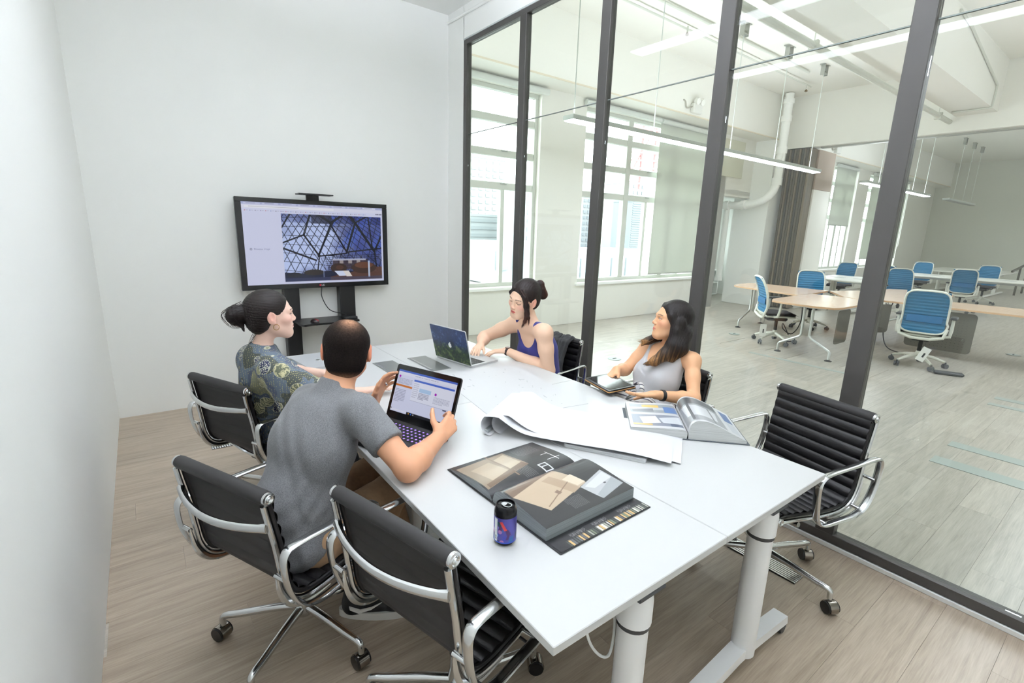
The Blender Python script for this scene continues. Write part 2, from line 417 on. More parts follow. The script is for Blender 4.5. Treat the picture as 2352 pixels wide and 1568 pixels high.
# windows ------------------------------------------------------------------
def window(n, x0, x1, cols, lower_split):
    w = empty('window_%d' % n, ((x0+x1)/2, YW+.1, ZS), kind='structure')
    yw = YW+.12
    def c(mb, nm, m, ang=35): return child(mb, nm, m, w, ang)
    fw = .06
    fr = MB()
    fr.box(((x0+x1)/2, yw, ZS+fw/2), (x1-x0, .09, fw), .005).box(((x0+x1)/2, yw, ZT-fw/2), (x1-x0, .09, fw), .005)
    fr.box((x0+fw/2, yw, (ZS+ZT)/2), (fw, .09, ZT-ZS-2*fw), .005).box((x1-fw/2, yw, (ZS+ZT)/2), (fw, .09, ZT-ZS-2*fw), .005)
    c(fr, 'frame', WFRAME)
    c(MB().box(((x0+x1)/2, YW-.012, ZS-.03), (x1-x0+.1, .06, .05), .006), 'sill', WHITE)
    cx = np.linspace(x0, x1, cols+1)
    for x in cx[1:-1]: c(MB().box((x, yw, (ZS+ZT)/2), (.13, .1, ZT-ZS-2*fw), .006), 'mullion', WFRAME)
    zs = [ZS+fw, 2.23, 2.695, 3.165, ZT-fw]
    for z in zs[1:-1]:
        for i in range(cols): c(MB().box(((cx[i]+cx[i+1])/2, yw, z), (cx[1]-cx[0]-.13, .085, .1), .005), 'transom', WFRAME)
    for i in range(cols):
        for j in range(4):
            a, b = cx[i]+.075, cx[i+1]-.075
            z0, z1 = zs[j]+(.05 if j else 0), zs[j+1]-(.05 if j < 3 else 0)
            sp = [(a, b)]
            if j == 0 and lower_split:
                mid = (a+b)/2; sp = [(a, mid-.035), (mid+.035, b)]
                c(MB().box((mid, yw, (z0+z1)/2), (.07, .08, z1-z0), .004), 'stile', WFRAME)
            for p, q in sp: c(MB().box(((p+q)/2, yw+.02, (z0+z1)/2), (q-p, .006, z1-z0)), 'pane', WPANE, 0)
            if 0 < j < 3: c(MB().bar(((a+b)/2-.06, yw-.055, z0-.02), ((a+b)/2+.06, yw-.055, z0-.02), .012, .012, .003), 'latch', mat('latch', (150, 155, 150), .3, .8))
    return w
window(1, *W1, 2, True); window(2, *W2, 3, True); window(3, *W3, 2, True); window(4, *W4, 3, True)
BLIND = mat('blind_fabric', (208, 209, 204), .8, bump=.05, bscale=400)
def backlit():
    N = BLIND.node_tree.nodes; L = BLIND.node_tree.links
    t = N.new('ShaderNodeBsdfTranslucent'); t.inputs['Color'].default_value = (*lin((215, 220, 208)), 1)
    mx = N.new('ShaderNodeMixShader'); mx.inputs['Fac'].default_value = .30
    L.new(N['Principled BSDF'].outputs[0], mx.inputs[1]); L.new(t.outputs[0], mx.inputs[2]); L.new(mx.outputs[0], N['Material Output'].inputs['Surface'])
backlit()
def blind(x0, x1, zb, label, grp='roller blinds on the office windows'):
    o = empty('roller_blind', ((x0+x1)/2, YW-.02, zb), label=label, category='blind', group=grp)
    def c(mb, nm, m): return child(mb, nm, m, o)
    c(MB().tube([(x0, YW-.05, 3.63), (x1, YW-.05, 3.63)], .045, 16), 'roller', mat('roller_white', (214, 218, 214), .5))
    if zb < 3.4:
        c(MB().box(((x0+x1)/2, YW-.02, (zb+3.62)/2), (x1-x0-.03, .003, 3.62-zb)), 'fabric', BLIND)
        c(MB().box(((x0+x1)/2, YW-.02, zb), (x1-x0-.02, .016, .03), .004), 'bottom_bar', mat('blind_bar', (190, 192, 186), .4))
        c(MB().tube([(x1+.03, YW-.05, 3.6), (x1+.04, YW-.05, 1.45), (x1+.06, YW-.05, 1.4), (x1+.08, YW-.05, 1.45), (x1+.07, YW-.05, 3.6)], .005, 6), 'pull_chain', WHITE)
    return o
blind(3.15, 5.50, 3.5, 'rolled-up white roller blind above the window beside the white meeting room wall')
blind(6.3, 8.22, 3.5, 'rolled-up white roller blind above the window with the red steelwork outside')
blind(8.28, 10.0, .82, 'grey roller blind drawn almost down to the sill, beside two bare window bays')
blind(16.28, 17.75, 2.0, 'grey roller blind half lowered over the window right of the striped folding wall')
blind(19.1, 20.75, 1.0, 'grey roller blind drawn nearly down, left half of the farthest window')
blind(20.85, 22.5, 1.0, 'grey roller blind drawn nearly down, right half of the farthest window')

# window seen through the recess, shelf under it
rw = empty('window_5', (12.6, 2.99, .9), kind='structure')
child(MB().box((12.4, 3.03, 2.25), (.8, .05, .05), .004).box((12.4, 3.03, .95), (.8, .05, .05), .004).box((12.025, 3.03, 1.6), (.05, .05, 1.25), .004).box((12.775, 3.03, 1.6), (.05, .05, 1.25), .004), 'frame', WFRAME, rw)
child(MB().box((12.4, 3.04, 1.6), (.7, .006, 1.25)), 'pane', WPANE, rw, 0)
child(MB().box((12.4, 3.03, 1.6), (.05, .04, 1.25), .004), 'stile', WFRAME, rw)
child(MB().box((12.4, 2.9, .93), (1.0, .12, .04), .005), 'sill', WHITE, rw)
sh = empty('shelf_unit', (12.55, 2.55, 0), label='low white shelf unit with dark compartments in the recess beside the white pillar', category='shelf')
for z in (.04, .36, .68): child(MB().box((12.45, 2.6, z), (.8, .36, .03), .004), 'shelf', WHITE, sh)
for x in (12.06, 12.45, 12.84): child(MB().box((x, 2.6, .37), (.03, .36, .68), .004), 'upright', WHITE, sh)
child(MB().box((12.45, 2.79, .46), (.8, .012, .88)), 'back_panel', DKGREY, sh)

struct('ground', MB().box((150, 160, -41), (500, 310, 2)), mat('city_ground', (120, 124, 124), .9))  # ground plane added so the building faces catch less sky light
# buildings outside ----------------------------------------------------------
def tower(x, y, w, d, z0, z1, col, rows_, cols_, label, wc=(205, 214, 218), bands=False):
    o = empty('office_tower', (x, y, z0), label=label, category='building', group='pale buildings outside the windows')
    child(MB().box((x, y, (z0+z1)/2), (w, d, z1-z0)), 'facade', mat('facade_%s' % (col,), col, .9), o)
    child(MB().box((x, y, z1+.4), (w*1.02, d*1.02, .8), .1), 'parapet', mat('facade_%s' % (col,), col, .9), o)
    wm = mat('tower_window_%s' % (wc,), wc, .5)
    hz = (z1-z0)/rows_; ww = w/cols_
    sm = MB().box((0, -.1, 0), (ww*(.98 if bands else .6), .4, hz*.5)).mesh('window', wm, 0)
    n = 0
    for r in range(rows_):
        for c_ in range(1 if bands else cols_):
            if bands: k = MB().box((x, y-d/2-.05, z0+(r+.5)*hz), (w*.96, .4, hz*.42)).build('window_band', wm, None, 0)
            else: k = link('window', sm); k.location = (x-w/2+(c_+.5)*ww, y-d/2-.05, z0+(r+.5)*hz)
            k.parent = o; k.matrix_parent_inverse = Matrix.Translation(o.location).inverted(); n += 1
    return o
tower(80, 122, 22, 16, -40, 4.5, (135, 141, 142), 22, 1, 'pale banded office block outside the first window', (120, 127, 129), True)
tower(84, 101, 9.5, 12, -40, 11, (151, 153, 153), 24, 4, 'narrow white tower with rows of small windows outside the first window', (134, 139, 142))
tower(88, 148, 34, 16, -40, 24, (147, 151, 151), 30, 12, 'broad hazy apartment slab far behind the first window', (146, 149, 151))
tower(154, 153, 9, 14, -40, 15, (146, 148, 150), 24, 4, 'tall hazy residential tower left of its twin in the second window', (125, 130, 135))
tower(161, 132, 12.5, 14, -40, 20, (147, 150, 152), 26, 5, 'tall hazy residential tower right of its twin in the second window', (127, 132, 136))
tower(134, 106, 12, 8, -40, 11, (129, 135, 139), 72, 1, 'grey louvred high-rise outside the second window', (115, 122, 126), True)
rf = empty('rooftop', (40, 55, -40), label='low white rooftop with plant rooms outside the first window', category='building')
child(MB().box((34, 60, -23.5), (40, 20, 33)), 'roof_block', mat('roof_white', (176, 177, 176), .9), rf)
child(MB().box((50, 62, -3.6), (14, 6, 6.4)), 'plant_room', mat('roof_grey', (135, 141, 142), .9), rf)
for q in (46.2, 49.6, 53): child(MB().box((q, 58.8, -3.4), (2.2, .4, 3)), 'louvre', mat('roof_dark', (120, 127, 131), .9), rf)
child(MB().box((60, 78, -3.4), (22, 4, 1.6)), 'red_roof', mat('roof_red', (159, 110, 103), .9), rf)
rf2 = empty('rooftop', (72, 62, -40), label='white roof structure with dark windows outside the second window', category='building')
child(MB().box((74, 68, -21), (30, 14, 38)), 'roof_block', mat('roof_white', (176, 177, 176), .9), rf2)
for i in range(7): child(MB().box((62.5+i*4.2, 60.8, -5.2), (2.2, .4, 3.6)), 'window', mat('roof_dark', (120, 127, 131), .9), rf2)
cr = empty('tower_crane', (119, 92, -40), label='red steel lattice structure high outside the second window', category='crane')
RED = mat('crane_red', (177, 115, 115), .7)
for k in range(9): child(MB().bar((113, 92, 15+k*2.1), (126.5, 92, 15.9+k*2.1), .5, .5), 'rail', RED, cr)
for k in range(3): child(MB().bar((113.5+k*6, 93, 14), (113.5+k*6, 93, 34), .5, .5), 'post', RED, cr)
child(MB().bar((131, 97, -40), (131, 97, 36), .9, .9), 'mast', RED, cr)
child(MB().bar((112, 93.5, 34.5), (133, 97, 34.5), .6, .6), 'jib', RED, cr)
child(MB().bar((113.5, 93.4, 15), (126, 93.4, 33), .4, .4), 'brace', RED, cr)

# folding wall stack, pipe, panels -------------------------------------------
fw = empty('folding_wall', (12.3, .45, 0), label='dark striped folding partition stacked under the white beam', category='partition')
NS = 10
for i in range(NS):
    y = .73-.052*i-.026
    child(MB().box((12.27, y, 1.76), (.36, .048, 3.48), .006), 'panel', None or mat('stripe_%d' % (i % 4), [(92, 87, 77), (122, 112, 96), (72, 72, 66), (104, 97, 86)][i % 4], .6, var=.5, vscale=1, stretch=(90, 90, .05)), fw)
for i in (2, 5, 8): child(MB().lathe([(.012, 0), (.012, .015)], 10, (12.08, .73-.052*i-.026, 1.05), Matrix.Rotation(-PI/2, 3, 'Y')), 'knob', mat('knob_grey', (150, 150, 140), .3, .6), fw)
pf = empty('pocket_panel', (12.72, .25, 0), label='cream pocket cabinet with taupe upper board beside the striped folding wall', category='panel')
child(MB().box((12.83, .205, 1.33), (.86, .06, 2.66), .004), 'lower_board', CREAM, pf)
child(MB().box((12.83, .205, 3.08), (.86, .06, .83), .004), 'upper_board', mat('taupe_board', (176, 160, 146), .7), pf)
pp = empty('drain_pipe', (11.75, .7, 2.2), label='white painted drain pipe with collars bending along the pillar', category='pipe')
pz = [(11.62, .62, 4.56), (11.62, .62, 3.3), (11.62, .64, 2.75), (11.55, .72, 2.5), (11.5, .95, 2.34), (11.52, 1.3, 2.3), (11.5, 1.75, 2.3)]
child(MB().tube(bez(pz, 40), .085, 16), 'pipe_run', WHITE, pp)
for p, q in (((11.62, .62, 4.45), (11.62, .62, 4.36)), ((11.62, .62, 4.12), (11.62, .62, 4.0)), ((11.62, .62, 3.5), (11.62, .62, 3.36)), ((11.62, .63, 2.86), (11.62, .635, 2.72)), ((11.51, 1.2, 2.305), (11.515, 1.3, 2.3)), ((11.5, 1.6, 2.3), (11.5, 1.7, 2.3))):
    child(MB().tube([p, q], .105, 16), 'collar', WHITE, pp)
child(MB().tube([(11.62, .62, 3.4), (11.5, .62, 3.2)], .07, 14), 'branch', WHITE, pp)
child(MB().tube([(11.66, 1.74, 2.2), (11.66, 1.74, .6)], .07, 14), 'downpipe', WHITE, pp)
child(MB().tube([(11.66, 1.74, .62), (11.66, 1.74, .52)], .09, 14), 'collar', WHITE, pp)
tag(struct('access_panel', MB().box((10.78, YW-.012, 3.24), (1.08, .022, .76), .005), mat('panel_sage', (214, 214, 196), .6)), 'flush rectangular access panel high on the wall left of the drain pipe', 'panel')
bpy.data.objects['access_panel']['kind'] = 'thing'
# emergency lights
def emlight(x, label):
    e = empty('emergency_light', (x, .84, 3.85), label=label, category='light', group='twin-head emergency lights')
    child(MB().box((x, .8, 3.82), (.26, .09, .16), .015), 'housing', mat('em_white', (226, 226, 220), .5), e)
    for s in (-1, 1):
        child(MB().lathe([(.025, 0), (.055, .03), (.058, .09), (.04, .1)], 14, (x+s*.07, .8, 3.95), Matrix.Rotation(PI/2+.3, 3, 'X')), 'lamp_head', mat('em_head', (232, 232, 226), .3), e)
    child(MB().tube(bez([(x-.13, .8, 3.84), (x-.26, .82, 3.8), (x-.3, .83, 3.9), (x-.36, .83, 3.92)], 14), .012, 8), 'flex_conduit', mat('flex_grey', (176, 172, 160), .5), e)
emlight(8.63, 'white twin-head emergency light on the beam left of the drain pipe')
emlight(14.9, 'white twin-head emergency light on the beam right of the striped folding wall')

# pendant lamps ---------------------------------------------------------------
def pendant(x0, x1, y, z, label, rods, top=HC, along='x', glow=LAMP_D, up=FILL_OU, grp='linear pendant lamps in the open office'):
    o = empty('pendant_lamp', ((x0+x1)/2, y, z) if along == 'x' else (y, (x0+x1)/2, z), label=label, category='lamp', group=grp)
    P = (lambda a, b, c: (a, b, c)) if along == 'x' else (lambda a, b, c: (b, a, c))
    S = (lambda a, b, c: (a, b, c)) if along == 'x' else (lambda a, b, c: (b, a, c))
    L = x1-x0
    child(MB().box(P((x0+x1)/2, y, z+.035), S(L, .17, .05), .006), 'housing', LAMPB, o)
    child(MB().box(P((x0+x1)/2, y, z+.005), S(L-.03, .14, .012), .003), 'diffuser', glow, o)
    if up: child(MB().box(P((x0+x1)/2, y, z+.0585), S(L-.03, .13, .004)), 'fill_uplight', up, o)  # top strip added to throw fill light upward
    for r in rods:
        child(MB().tube([P(r, y, z+.06), P(r, y, top-.16)], .006, 8), 'rod', mat('rod', (206, 212, 206), .4), o)
        child(MB().box(P(r, y, z+.068), S(.09, .05, .016), .004), 'rod_foot', mat('em_white', (226, 226, 220), .5), o)
        br = MB()
        for s in (-1, 1):
            br.box(P(r+s*.06, y, top-.09), S(.012, .07, .17)).box(P(r+s*.085, y, top-.006), S(.06, .08, .01))
        br.box(P(r, y, top-.15), S(.12, .07, .012)).box(P(r, y, top-.1), S(.12, .02, .012))
        child(br, 'bracket', mat('bracket_steel', (170, 172, 164), .35, .6), o)
    return o
pendant(4.25, 10.62, -.57, 2.80, 'long linear pendant lamp nearest the meeting room glass, in front of the second window', [4.34, 5.75, 7.58, 8.95, 10.28])
pendant(13.0, 17.6, -.55, 2.80, 'linear pendant lamp beyond the white beam, lit, before the far windows', [13.9, 15.1, 16.3, 17.3])
pendant(19.2, 22.3, -.6, 2.80, 'farthest linear pendant lamp, unlit, against the grey-green wall', [19.9, 21.0, 22.0], glow=mat('lamp_off', (150, 152, 144), .5), up=None)
pendant(4.6, 11.4, -4.6, 2.80, 'added out-of-view long linear pendant lamp over the near end of the office', [5.0, 7.0, 9.0, 11.0])  # out of view, added as extra room light for the office
pendant(13.0, 17.6, -5.2, 2.80, 'added out-of-view linear pendant lamp over the far desks on the camera side', [13.9, 15.1, 16.3, 17.3])  # likewise added out of view for room light
pendant(18.6, 24.6, -4.6, 2.80, 'added out-of-view linear pendant lamp brightening the far right corner of the office', [19.2, 21.5, 24.0])  # extra lamp added out of view to brighten the far wall
RG = 'linear pendant lamps over the meeting table'
pendant(-5.3, -1.65, 2.15, 3.16, 'linear pendant lamp over the meeting table on the glass side', [-4.8, -3.4, -2.0], 3.70, 'y', LAMP_R, FILL_U, RG)
pendant(-5.3, -1.85, .92, 3.16, 'linear pendant lamp over the meeting table on the solid wall side', [-4.8, -3.4, -2.0], 3.70, 'y', LAMP_R, FILL_U, RG)
# conduits under the office ceiling
CON = mat('conduit', (206, 208, 198), .5)
def conduit(pts, r, label, clips=()):
    o = empty('ceiling_conduit', pts[0], label=label, category='conduit')
    child(MB().tube(pts, r, 10), 'tube', CON, o)
    for c in clips: child(MB().tube([(c[0], c[1], c[2]), (c[0], c[1], HC)], .006, 6).box((c[0], c[1], c[2]), (.05, r*2.6, r*2.6), .006), 'clip', CON, o)
conduit([(3.4, -2.0, 3.72), (12.1, -2.03, 3.70)], .04, 'thick pale conduit running along the ceiling beam', [(4.9, -2.01, 3.715), (6.6, -2.01, 3.715), (9.6, -2.02, 3.71), (11.4, -2.03, 3.70)])
conduit([(3.4, -.3, 4.54), (10.4, -.26, 4.54)], .018, 'thin conduit on the ceiling linking the pendant brackets')
conduit([(3.4, -.08, 4.50), (11.2, .03, 4.50)], .014, 'thin sprinkler line on the ceiling nearest the windows')
conduit([(11.6, -2.15, 3.76), (11.6, -2.66, 3.76), (11.6, -2.66, 4.1), (9.6, -2.66, 4.45), (9.0, -2.66, 4.5)], .016, 'bent conduit climbing the side of the ceiling beam')
for x, y, lb in ((6.9, -.1, 'sprinkler head on the ceiling near the second post'), (11.0, .02, 'sprinkler head on the ceiling near the drain pipe')):
    s_ = empty('sprinkler_head', (x, y, 4.4), label=lb, category='sprinkler')
    child(MB().tube([(x, y, 4.5), (x, y, 4.42)], .012, 8), 'stem', CON, s_)
    child(MB().lathe([(.012, 0), (.03, .01), (.03, .02), (.01, .05)], 10, (x, y, 4.37)), 'deflector', mat('brass', (120, 100, 70), .4, .8), s_)
# floor details
FP = mat('floor_strip', (162, 172, 168), .35)
for i, (x, y, l, w, lb) in enumerate(((5.45, -5.0, 1.8, .14, 'farther of two pale cover strips let into the office floor right of the black office chair'), (4.96, -5.0, 1.8, .16, 'nearer of two pale cover strips let into the office floor right of the black office chair'),
        (7.08, -2.2, 1.3, .07, 'narrow pale cover strip in the floor under the wooden desk legs'), (7.48, -4.5, .9, .12, 'pale cover strip in the floor at the far right edge near the wooden desk'), (7.15, -4.5, .9, .1, 'short pale cover strip before the strip at the far right edge'))):
    tag(MB().box((x, y, .002), (w, l, .004), .001).build('floor_strip', FP), lb, 'floor strip', 'cover strips in the office floor')
for x, y, lb in ((5.08, -.80, 'round floor outlet cover behind the post between the two women'), (8.15, -.72, 'round floor outlet cover left of the wooden desk chair'), (10.6, -3.75, 'round floor outlet cover under the perforated desk panel')):
    o = tag(MB().lathe([(.085, 0), (.085, .004), (.075, .006), (.03, .006)], 24, (x, y, 0)).build('floor_outlet', FP), lb, 'floor outlet', 'round floor outlets')
    MB().box((x, y, .0075), (.06, .018, .003)).build('flap', DKGREY, o)
# floor grilles in the meeting room
def grille(x, y, w, l, label):
    g = empty('floor_grille', (x, y, 0), label=label, category='grille', group='slatted floor grilles in the meeting room')
    child(MB().box((x, y, .0015), (w, l, .003)), 'tray', BLACK, g)
    n = int(w/.014)
    for i in range(n): child(MB().box((x-w/2+(i+.5)*w/n, y, .004), (.0105, l, .006), .001), 'slat', ALU, g)
grille(2.66, -3.95, .115, .36, 'slatted aluminium floor grille under the empty chair by the glass')
grille(.615, -.716, .15, .66, 'slatted aluminium floor grille on the floor left of the television stand')
# ------------------------------------------------------------------ meeting tables (four flip-top tables pushed together)
TX, TY, TW, TL, TZ = .898, -4.269, .70, 1.40, .73
TOPM = mat('table_laminate', (203, 204, 203), .32, spec=.4)
TLEG = mat('table_leg_white', (240, 241, 241), .35)
def table(cx, cy, label):
    t = empty('flip_top_table', (cx, cy, 0), label=label, category='table', group='white flip-top tables pushed together')
    MB().box((0, 0, TZ-.0125), (TW-.002, TL-.002, .025), .002).build('table_top', TOPM, t)
    for s in (-1, 1):
        y = s*(TL/2-.055)
        leg = MB().tube([(0, y, .075), (0, y, .57)], .043, 24).build('leg_column', TLEG, t)
        MB().tube([(0, y, .585), (0, y, .655), (0, y, .69)], [.0485, .0485, .044], 24).build('column_cap', TLEG, leg)
        MB().tube([(0, y, .57), (0, y, .585)], .0455, 24).build('collar_ring', DKGREY, leg)
        MB().box((0, y-s*.03, .698), (.11, .17, .016), .004).build('tilt_bracket', DKGREY, leg)
        ft = MB().prism([(-.32, .045), (-.31, .085), (-.05, .112), (.05, .112), (.31, .085), (.32, .045), (.06, .07), (-.06, .07)], .058, Matrix.Rotation(PI/2, 3, 'X'), (0, y+.029, 0)).build('foot', TLEG, t)
        for q in (-.3, .3):
            MB().box((q, y, .035), (.05, .05, .03), .004).build('caster_bracket', DKGREY, ft)
            MB().lathe([(.02, -.024), (.024, -.018), (.024, .018), (.02, .024)], 14, (q, y, .024), Matrix.Rotation(PI/2, 3, 'X')).build('caster_wheel', DKGREY, ft)
    MB().box((0, 0, .66), (.05, TL-.2, .07), .004).build('beam', TLEG, t)
    MB().box((0, 0, .60), (.3, TL-.3, .02), .004).build('cable_tray', DKGREY, t)
    return t
table(TX+TW/2, TY+TL/2, 'white table at the near left, carrying the can and the big open book')
table(TX+1.5*TW, TY+TL/2, 'white table at the near right, carrying the open book by the empty chair')
table(TX+TW/2, TY+1.5*TL, 'white table at the far left, carrying the closed silver laptop')
table(TX+1.5*TW, TY+1.5*TL, 'white table at the far right, carrying the laptop with the painted lid')
for x0, x1, lb in ((1.41, 1.55, 'grey flip-up cable lid in the table left of the seam'), (1.655, 1.79, 'grey flip-up cable lid in the table right of the seam')):
    g = empty('table_port', ((x0+x1)/2, -2.1, TZ), label=lb, category='table port', group='grey cable lids in the far tables')
    child(MB().box(((x0+x1)/2, -2.1, TZ+.0015), (x1-x0, .36, .003), .001), 'flap', mat('lid_grey', (150, 153, 150), .3, .6), g)
    child(MB().box((x0+.012, -2.1, TZ+.004), (.014, .30, .004), .001), 'hinge_bar', mat('lid_steel', (196, 198, 196), .25, .8), g)
tag(MB().tube(bez([(1.13, -4.12, .67), (1.14, -4.16, .52), (1.2, -4.18, .46), (1.245, -4.15, .56), (1.22, -4.1, .67)], 30), .004, 8).build('power_cable', mat('cable_white', (226, 228, 226), .5)), 'thin white cable looping down under the near table edge', 'cable')
for x, y, lb in ((1.1, -4.15, 'black power brick fixed under the near left table corner'), (1.62, -4.1, 'dark moulded bracket under the seam of the near tables')):
    tag(MB().box((x, y, .685), (.16, .09, .035), .008).build('power_brick', BLACK), lb, 'power brick')

# ------------------------------------------------------------------ black ribbed conference chairs
LEATHER = mat('black_leather', (22, 21, 22), .42, bump=.06, bscale=350, spec=.4)
LEATHERB = mat('black_leather_back', (46, 45, 45), .62, bump=.05, bscale=500, spec=.3)
CASTB = mat('caster_black', (20, 20, 20), .35)
NICKEL = mat('caster_nickel', (150, 144, 136), .2, 1.)
def meeting_chair(dz, label=None):
    ch = empty('conference_chair', label=label, category='chair', group='black ribbed conference chairs round the table')
    prof = bez([(-.272, .852), (-.262, .79), (-.244, .69), (-.232, .60), (-.22, .525), (-.187, .472), (-.12, .452), (.0, .456), (.12, .471), (.225, .481), (.262, .474)], 60)
    P = [Vector((0, p[0], p[1]+dz)) for p in [(v.x, v.y) for v in [Vector((q.x, q.y)) for q in [Vector((w[0], w[1])) for w in [(a.x, a.y) for a in prof]]]]]
    T = [(P[min(i+1, len(P)-1)]-P[max(i-1, 0)]).normalized() for i in range(len(P))]
    Nn = [Vector((0, -t.z, t.y)) for t in T]                     # towards the sitter
    Nn = [n if n.dot(Vector((0, .3, .7))-Vector((0, p.y, p.z-dz-.1))) > 0 else -n for n, p in zip(Nn, P)]
    # sling: closed ribbed section extruded across
    S = [0.]
    for i in range(1, len(P)): S.append(S[-1]+(P[i]-P[i-1]).length)
    fine = 300; seam = .0475; fr = []; bk = []
    for k in range(fine+1):
        s = S[-1]*k/fine
        j = min(max(int(np.searchsorted(S, s))-1, 0), len(P)-2); t = (s-S[j])/(S[j+1]-S[j]+1e-9)
        p = P[j].lerp(P[j+1], t); n = Nn[j].lerp(Nn[j+1], t)
        ph = abs(math.sin(PI*s/seam))**.55
        fr.append(p+n*(.013+.011*ph)); bk.append(p+n*(.009-.0014*ph))
    XS = [-.226, -.21, -.12, 0, .12, .21, .226]
    for nm, line, m, rev in (('sling_front', fr, LEATHER, False), ('sling_back', bk, LEATHERB, True)):
        vs = []; fs = []; n = len(line)
        for x in XS: 
            e = .006 if abs(x) > .22 else 0
            vs += [(x, p.y, p.z) for p in line]
        for i in range(len(XS)-1):
            for k in range(n-1):
                f = (i*n+k, i*n+k+1, (i+1)*n+k+1, (i+1)*n+k); fs.append(f if rev else f[::-1])
        MB().add(vs, fs).build(nm, m, ch, 60)
    for s in (-1, 1): MB().tube([(s*.224, p.y, p.z) for p in [a+b*.008 for a, b in zip(P[2:-2], Nn[2:-2])]], .009, 8).build('sling_edge', LEATHER, ch)
    # rolls with end caps
    for nm, p, r in (('top_roll', P[0]+Vector((0, .004, .006)), .0225), ('front_roll', P[-1]+Vector((0, -.008, .004)), .019)):
        ro = MB().tube([(-.228, p.y, p.z), (-.215, p.y, p.z), (.215, p.y, p.z), (.228, p.y, p.z)], [r*.93, r, r, r*.93], 20).build(nm, LEATHER if nm == 'front_roll' else LEATHERB, ch)
        for s in (-1, 1):
            MB().lathe([(.003, .006), (.007, .009), (.009, .005), (.013, .007), (.0145, .005), (r*.9, .004), (r*.9, -.006)], 18, (s*.234, p.y, p.z), Matrix.Rotation(s*PI/2, 3, 'Y')).build('end_cap', ALU, ro)
    # side ribs
    for s in (-1, 1):
        MB().tube([(s*.228, p.y, p.z) for p in [a-b*.012 for a, b in zip(P[1:-2], Nn[1:-2])]], .0085, 10, up=(1, 0, 0), flat=1.25).build('side_rib', ALU, ch)
        q = [Vector((s*.23, (a-b*.03).y, (a-b*.03).z)) for a, b in zip(P, Nn)]
        MB().tube(q[18:40], [.004+.009*math.sin(PI*i/21) for i in range(22)], 8, up=(1, 0, 0)).build('rib_web', ALU, ch)
        lp = bez([(-.05, .443), (-.15, .445), (-.218, .478), (-.256, .555), (-.27, .642), (-.262, .686), (-.225, .697), (-.1, .690), (.06, .682), (.112, .668), (.127, .625), (.112, .52), (.09, .468), (.04, .445), (-.05, .443)], 72)[:-1]
        MB().tube([(s*.282, p.x, p.y+dz) for p in lp], .0068, 10, closed=True, up=(1, 0, 0), flat=2.5).build('armrest', ALU, ch)
        for yy, zz in ((-.262, .59), (-.2, .462), (.03, .447)): MB().cyl((s*.228, yy, zz+dz), (s*.28, yy, zz+dz), .008).build('arm_pin', ALU, ch)
    br = [Vector((-.226+.452*i/20, -.275-.05*math.sin(PI*i/20)**.8, .762+dz-.012*math.sin(PI*i/20))) for i in range(21)]
    MB().tube(br, [.013]+[.0105]*19+[.013], 10, up=(0, 0, 1), flat=1.3).build('back_brace', ALU, ch)
    for y, z in ((-.1, .42), (.12, .43)):
        MB().tube([Vector((-.226+.452*i/12, y, z+dz-.03*math.sin(PI*i/12))) for i in range(13)], .011, 10).build('seat_brace', ALU, ch)
    me = MB().box((0, .0, .385+dz), (.12, .2, .05), .012).build('tilt_mechanism', BLACK, ch)
    MB().lathe([(.022, 0), (.024, .01), (.024, .05), (.018, .055)], 16, (0, .11, .372+dz), Matrix.Rotation(-PI/2, 3, 'X')).build('tension_knob', ALU, me)
    MB().tube([(.06, .05, .385+dz), (.2, .06, .38+dz), (.25, .06, .375+dz)], .005, 8).build('lever', BLACK, me)
    ba = MB().lathe([(.03, .10), (.034, .11), (.034, .16), (.029, .2), (.029, .24)], 20).build('base', ALU, ch)
    MB().cyl((0, 0, .23), (0, 0, .37+dz), .021).build('gas_lift', BLACK, ba)
    for k in range(5):
        a = 2*PI*k/5; c, s = math.cos(a), math.sin(a)
        R_ = lambda r, z: (r*c, r*s, z)
        MB().tube(bez([R_(.02, .135), R_(.12, .128), R_(.24, .112), R_(.288, .108), R_(.306, .098), R_(.308, .066)], 24), [.017-.005*min(1, i/18) for i in range(25)], 12).build('star_leg', ALU, ba)
        ph = a+1.1+k*1.7; ax = Vector((math.cos(ph), math.sin(ph), 0)); ce = Vector(R_(.31, .031))+ax.cross(Vector((0, 0, 1)))*.008
        cs = MB().tube([ce-ax*.02, ce+ax*.02], .0305, 18).build('caster', NICKEL, ba)
        MB().tube([ce-ax*.027, ce-ax*.02], .027, 18).tube([ce+ax*.02, ce+ax*.027], .027, 18).build('caster_wheel', CASTB, ba)
    return ch
def face(dx, dy): return math.atan2(dy, dx)-PI/2
CH_HI = meeting_chair(0.0)
CH_LO = meeting_chair(-.052)
def place_chair(proto, first, x, y, rz, label, base_rot):
    o = proto if first else copy_tree(proto, (x, y, 0), rz, label)
    o.location = (x, y, 0); o.rotation_euler = (0, 0, rz); o['label'] = label
    for k in o.children:
        if k.name.startswith('base'): k.rotation_euler = (0, 0, base_rot-rz)
    return o
place_chair(CH_HI, False, .975, -3.745, face(.96, .27), 'empty black ribbed chair nearest the camera, tucked in beside the can', math.radians(-5))
place_chair(CH_HI, False, 2.545, -3.985, face(-.975, .22), 'empty black ribbed chair at the table corner against the glass', math.radians(-90))
place_chair(CH_LO, False, .645, -3.11, face(.907, .42), 'black ribbed chair under the man in the grey t-shirt', math.radians(150))
place_chair(CH_LO, False, .765, -2.03, face(.905, .42), 'black ribbed chair behind the woman in the patterned blouse', math.radians(120))
place_chair(CH_LO, False, 2.53, -2.2, face(-.99, -.1), 'black ribbed chair with a dark scarf over its back', math.radians(20))
place_chair(CH_LO, True, 2.66, -3.13, face(-.97, .2), 'black ribbed chair under the woman in the grey tank top', math.radians(40))
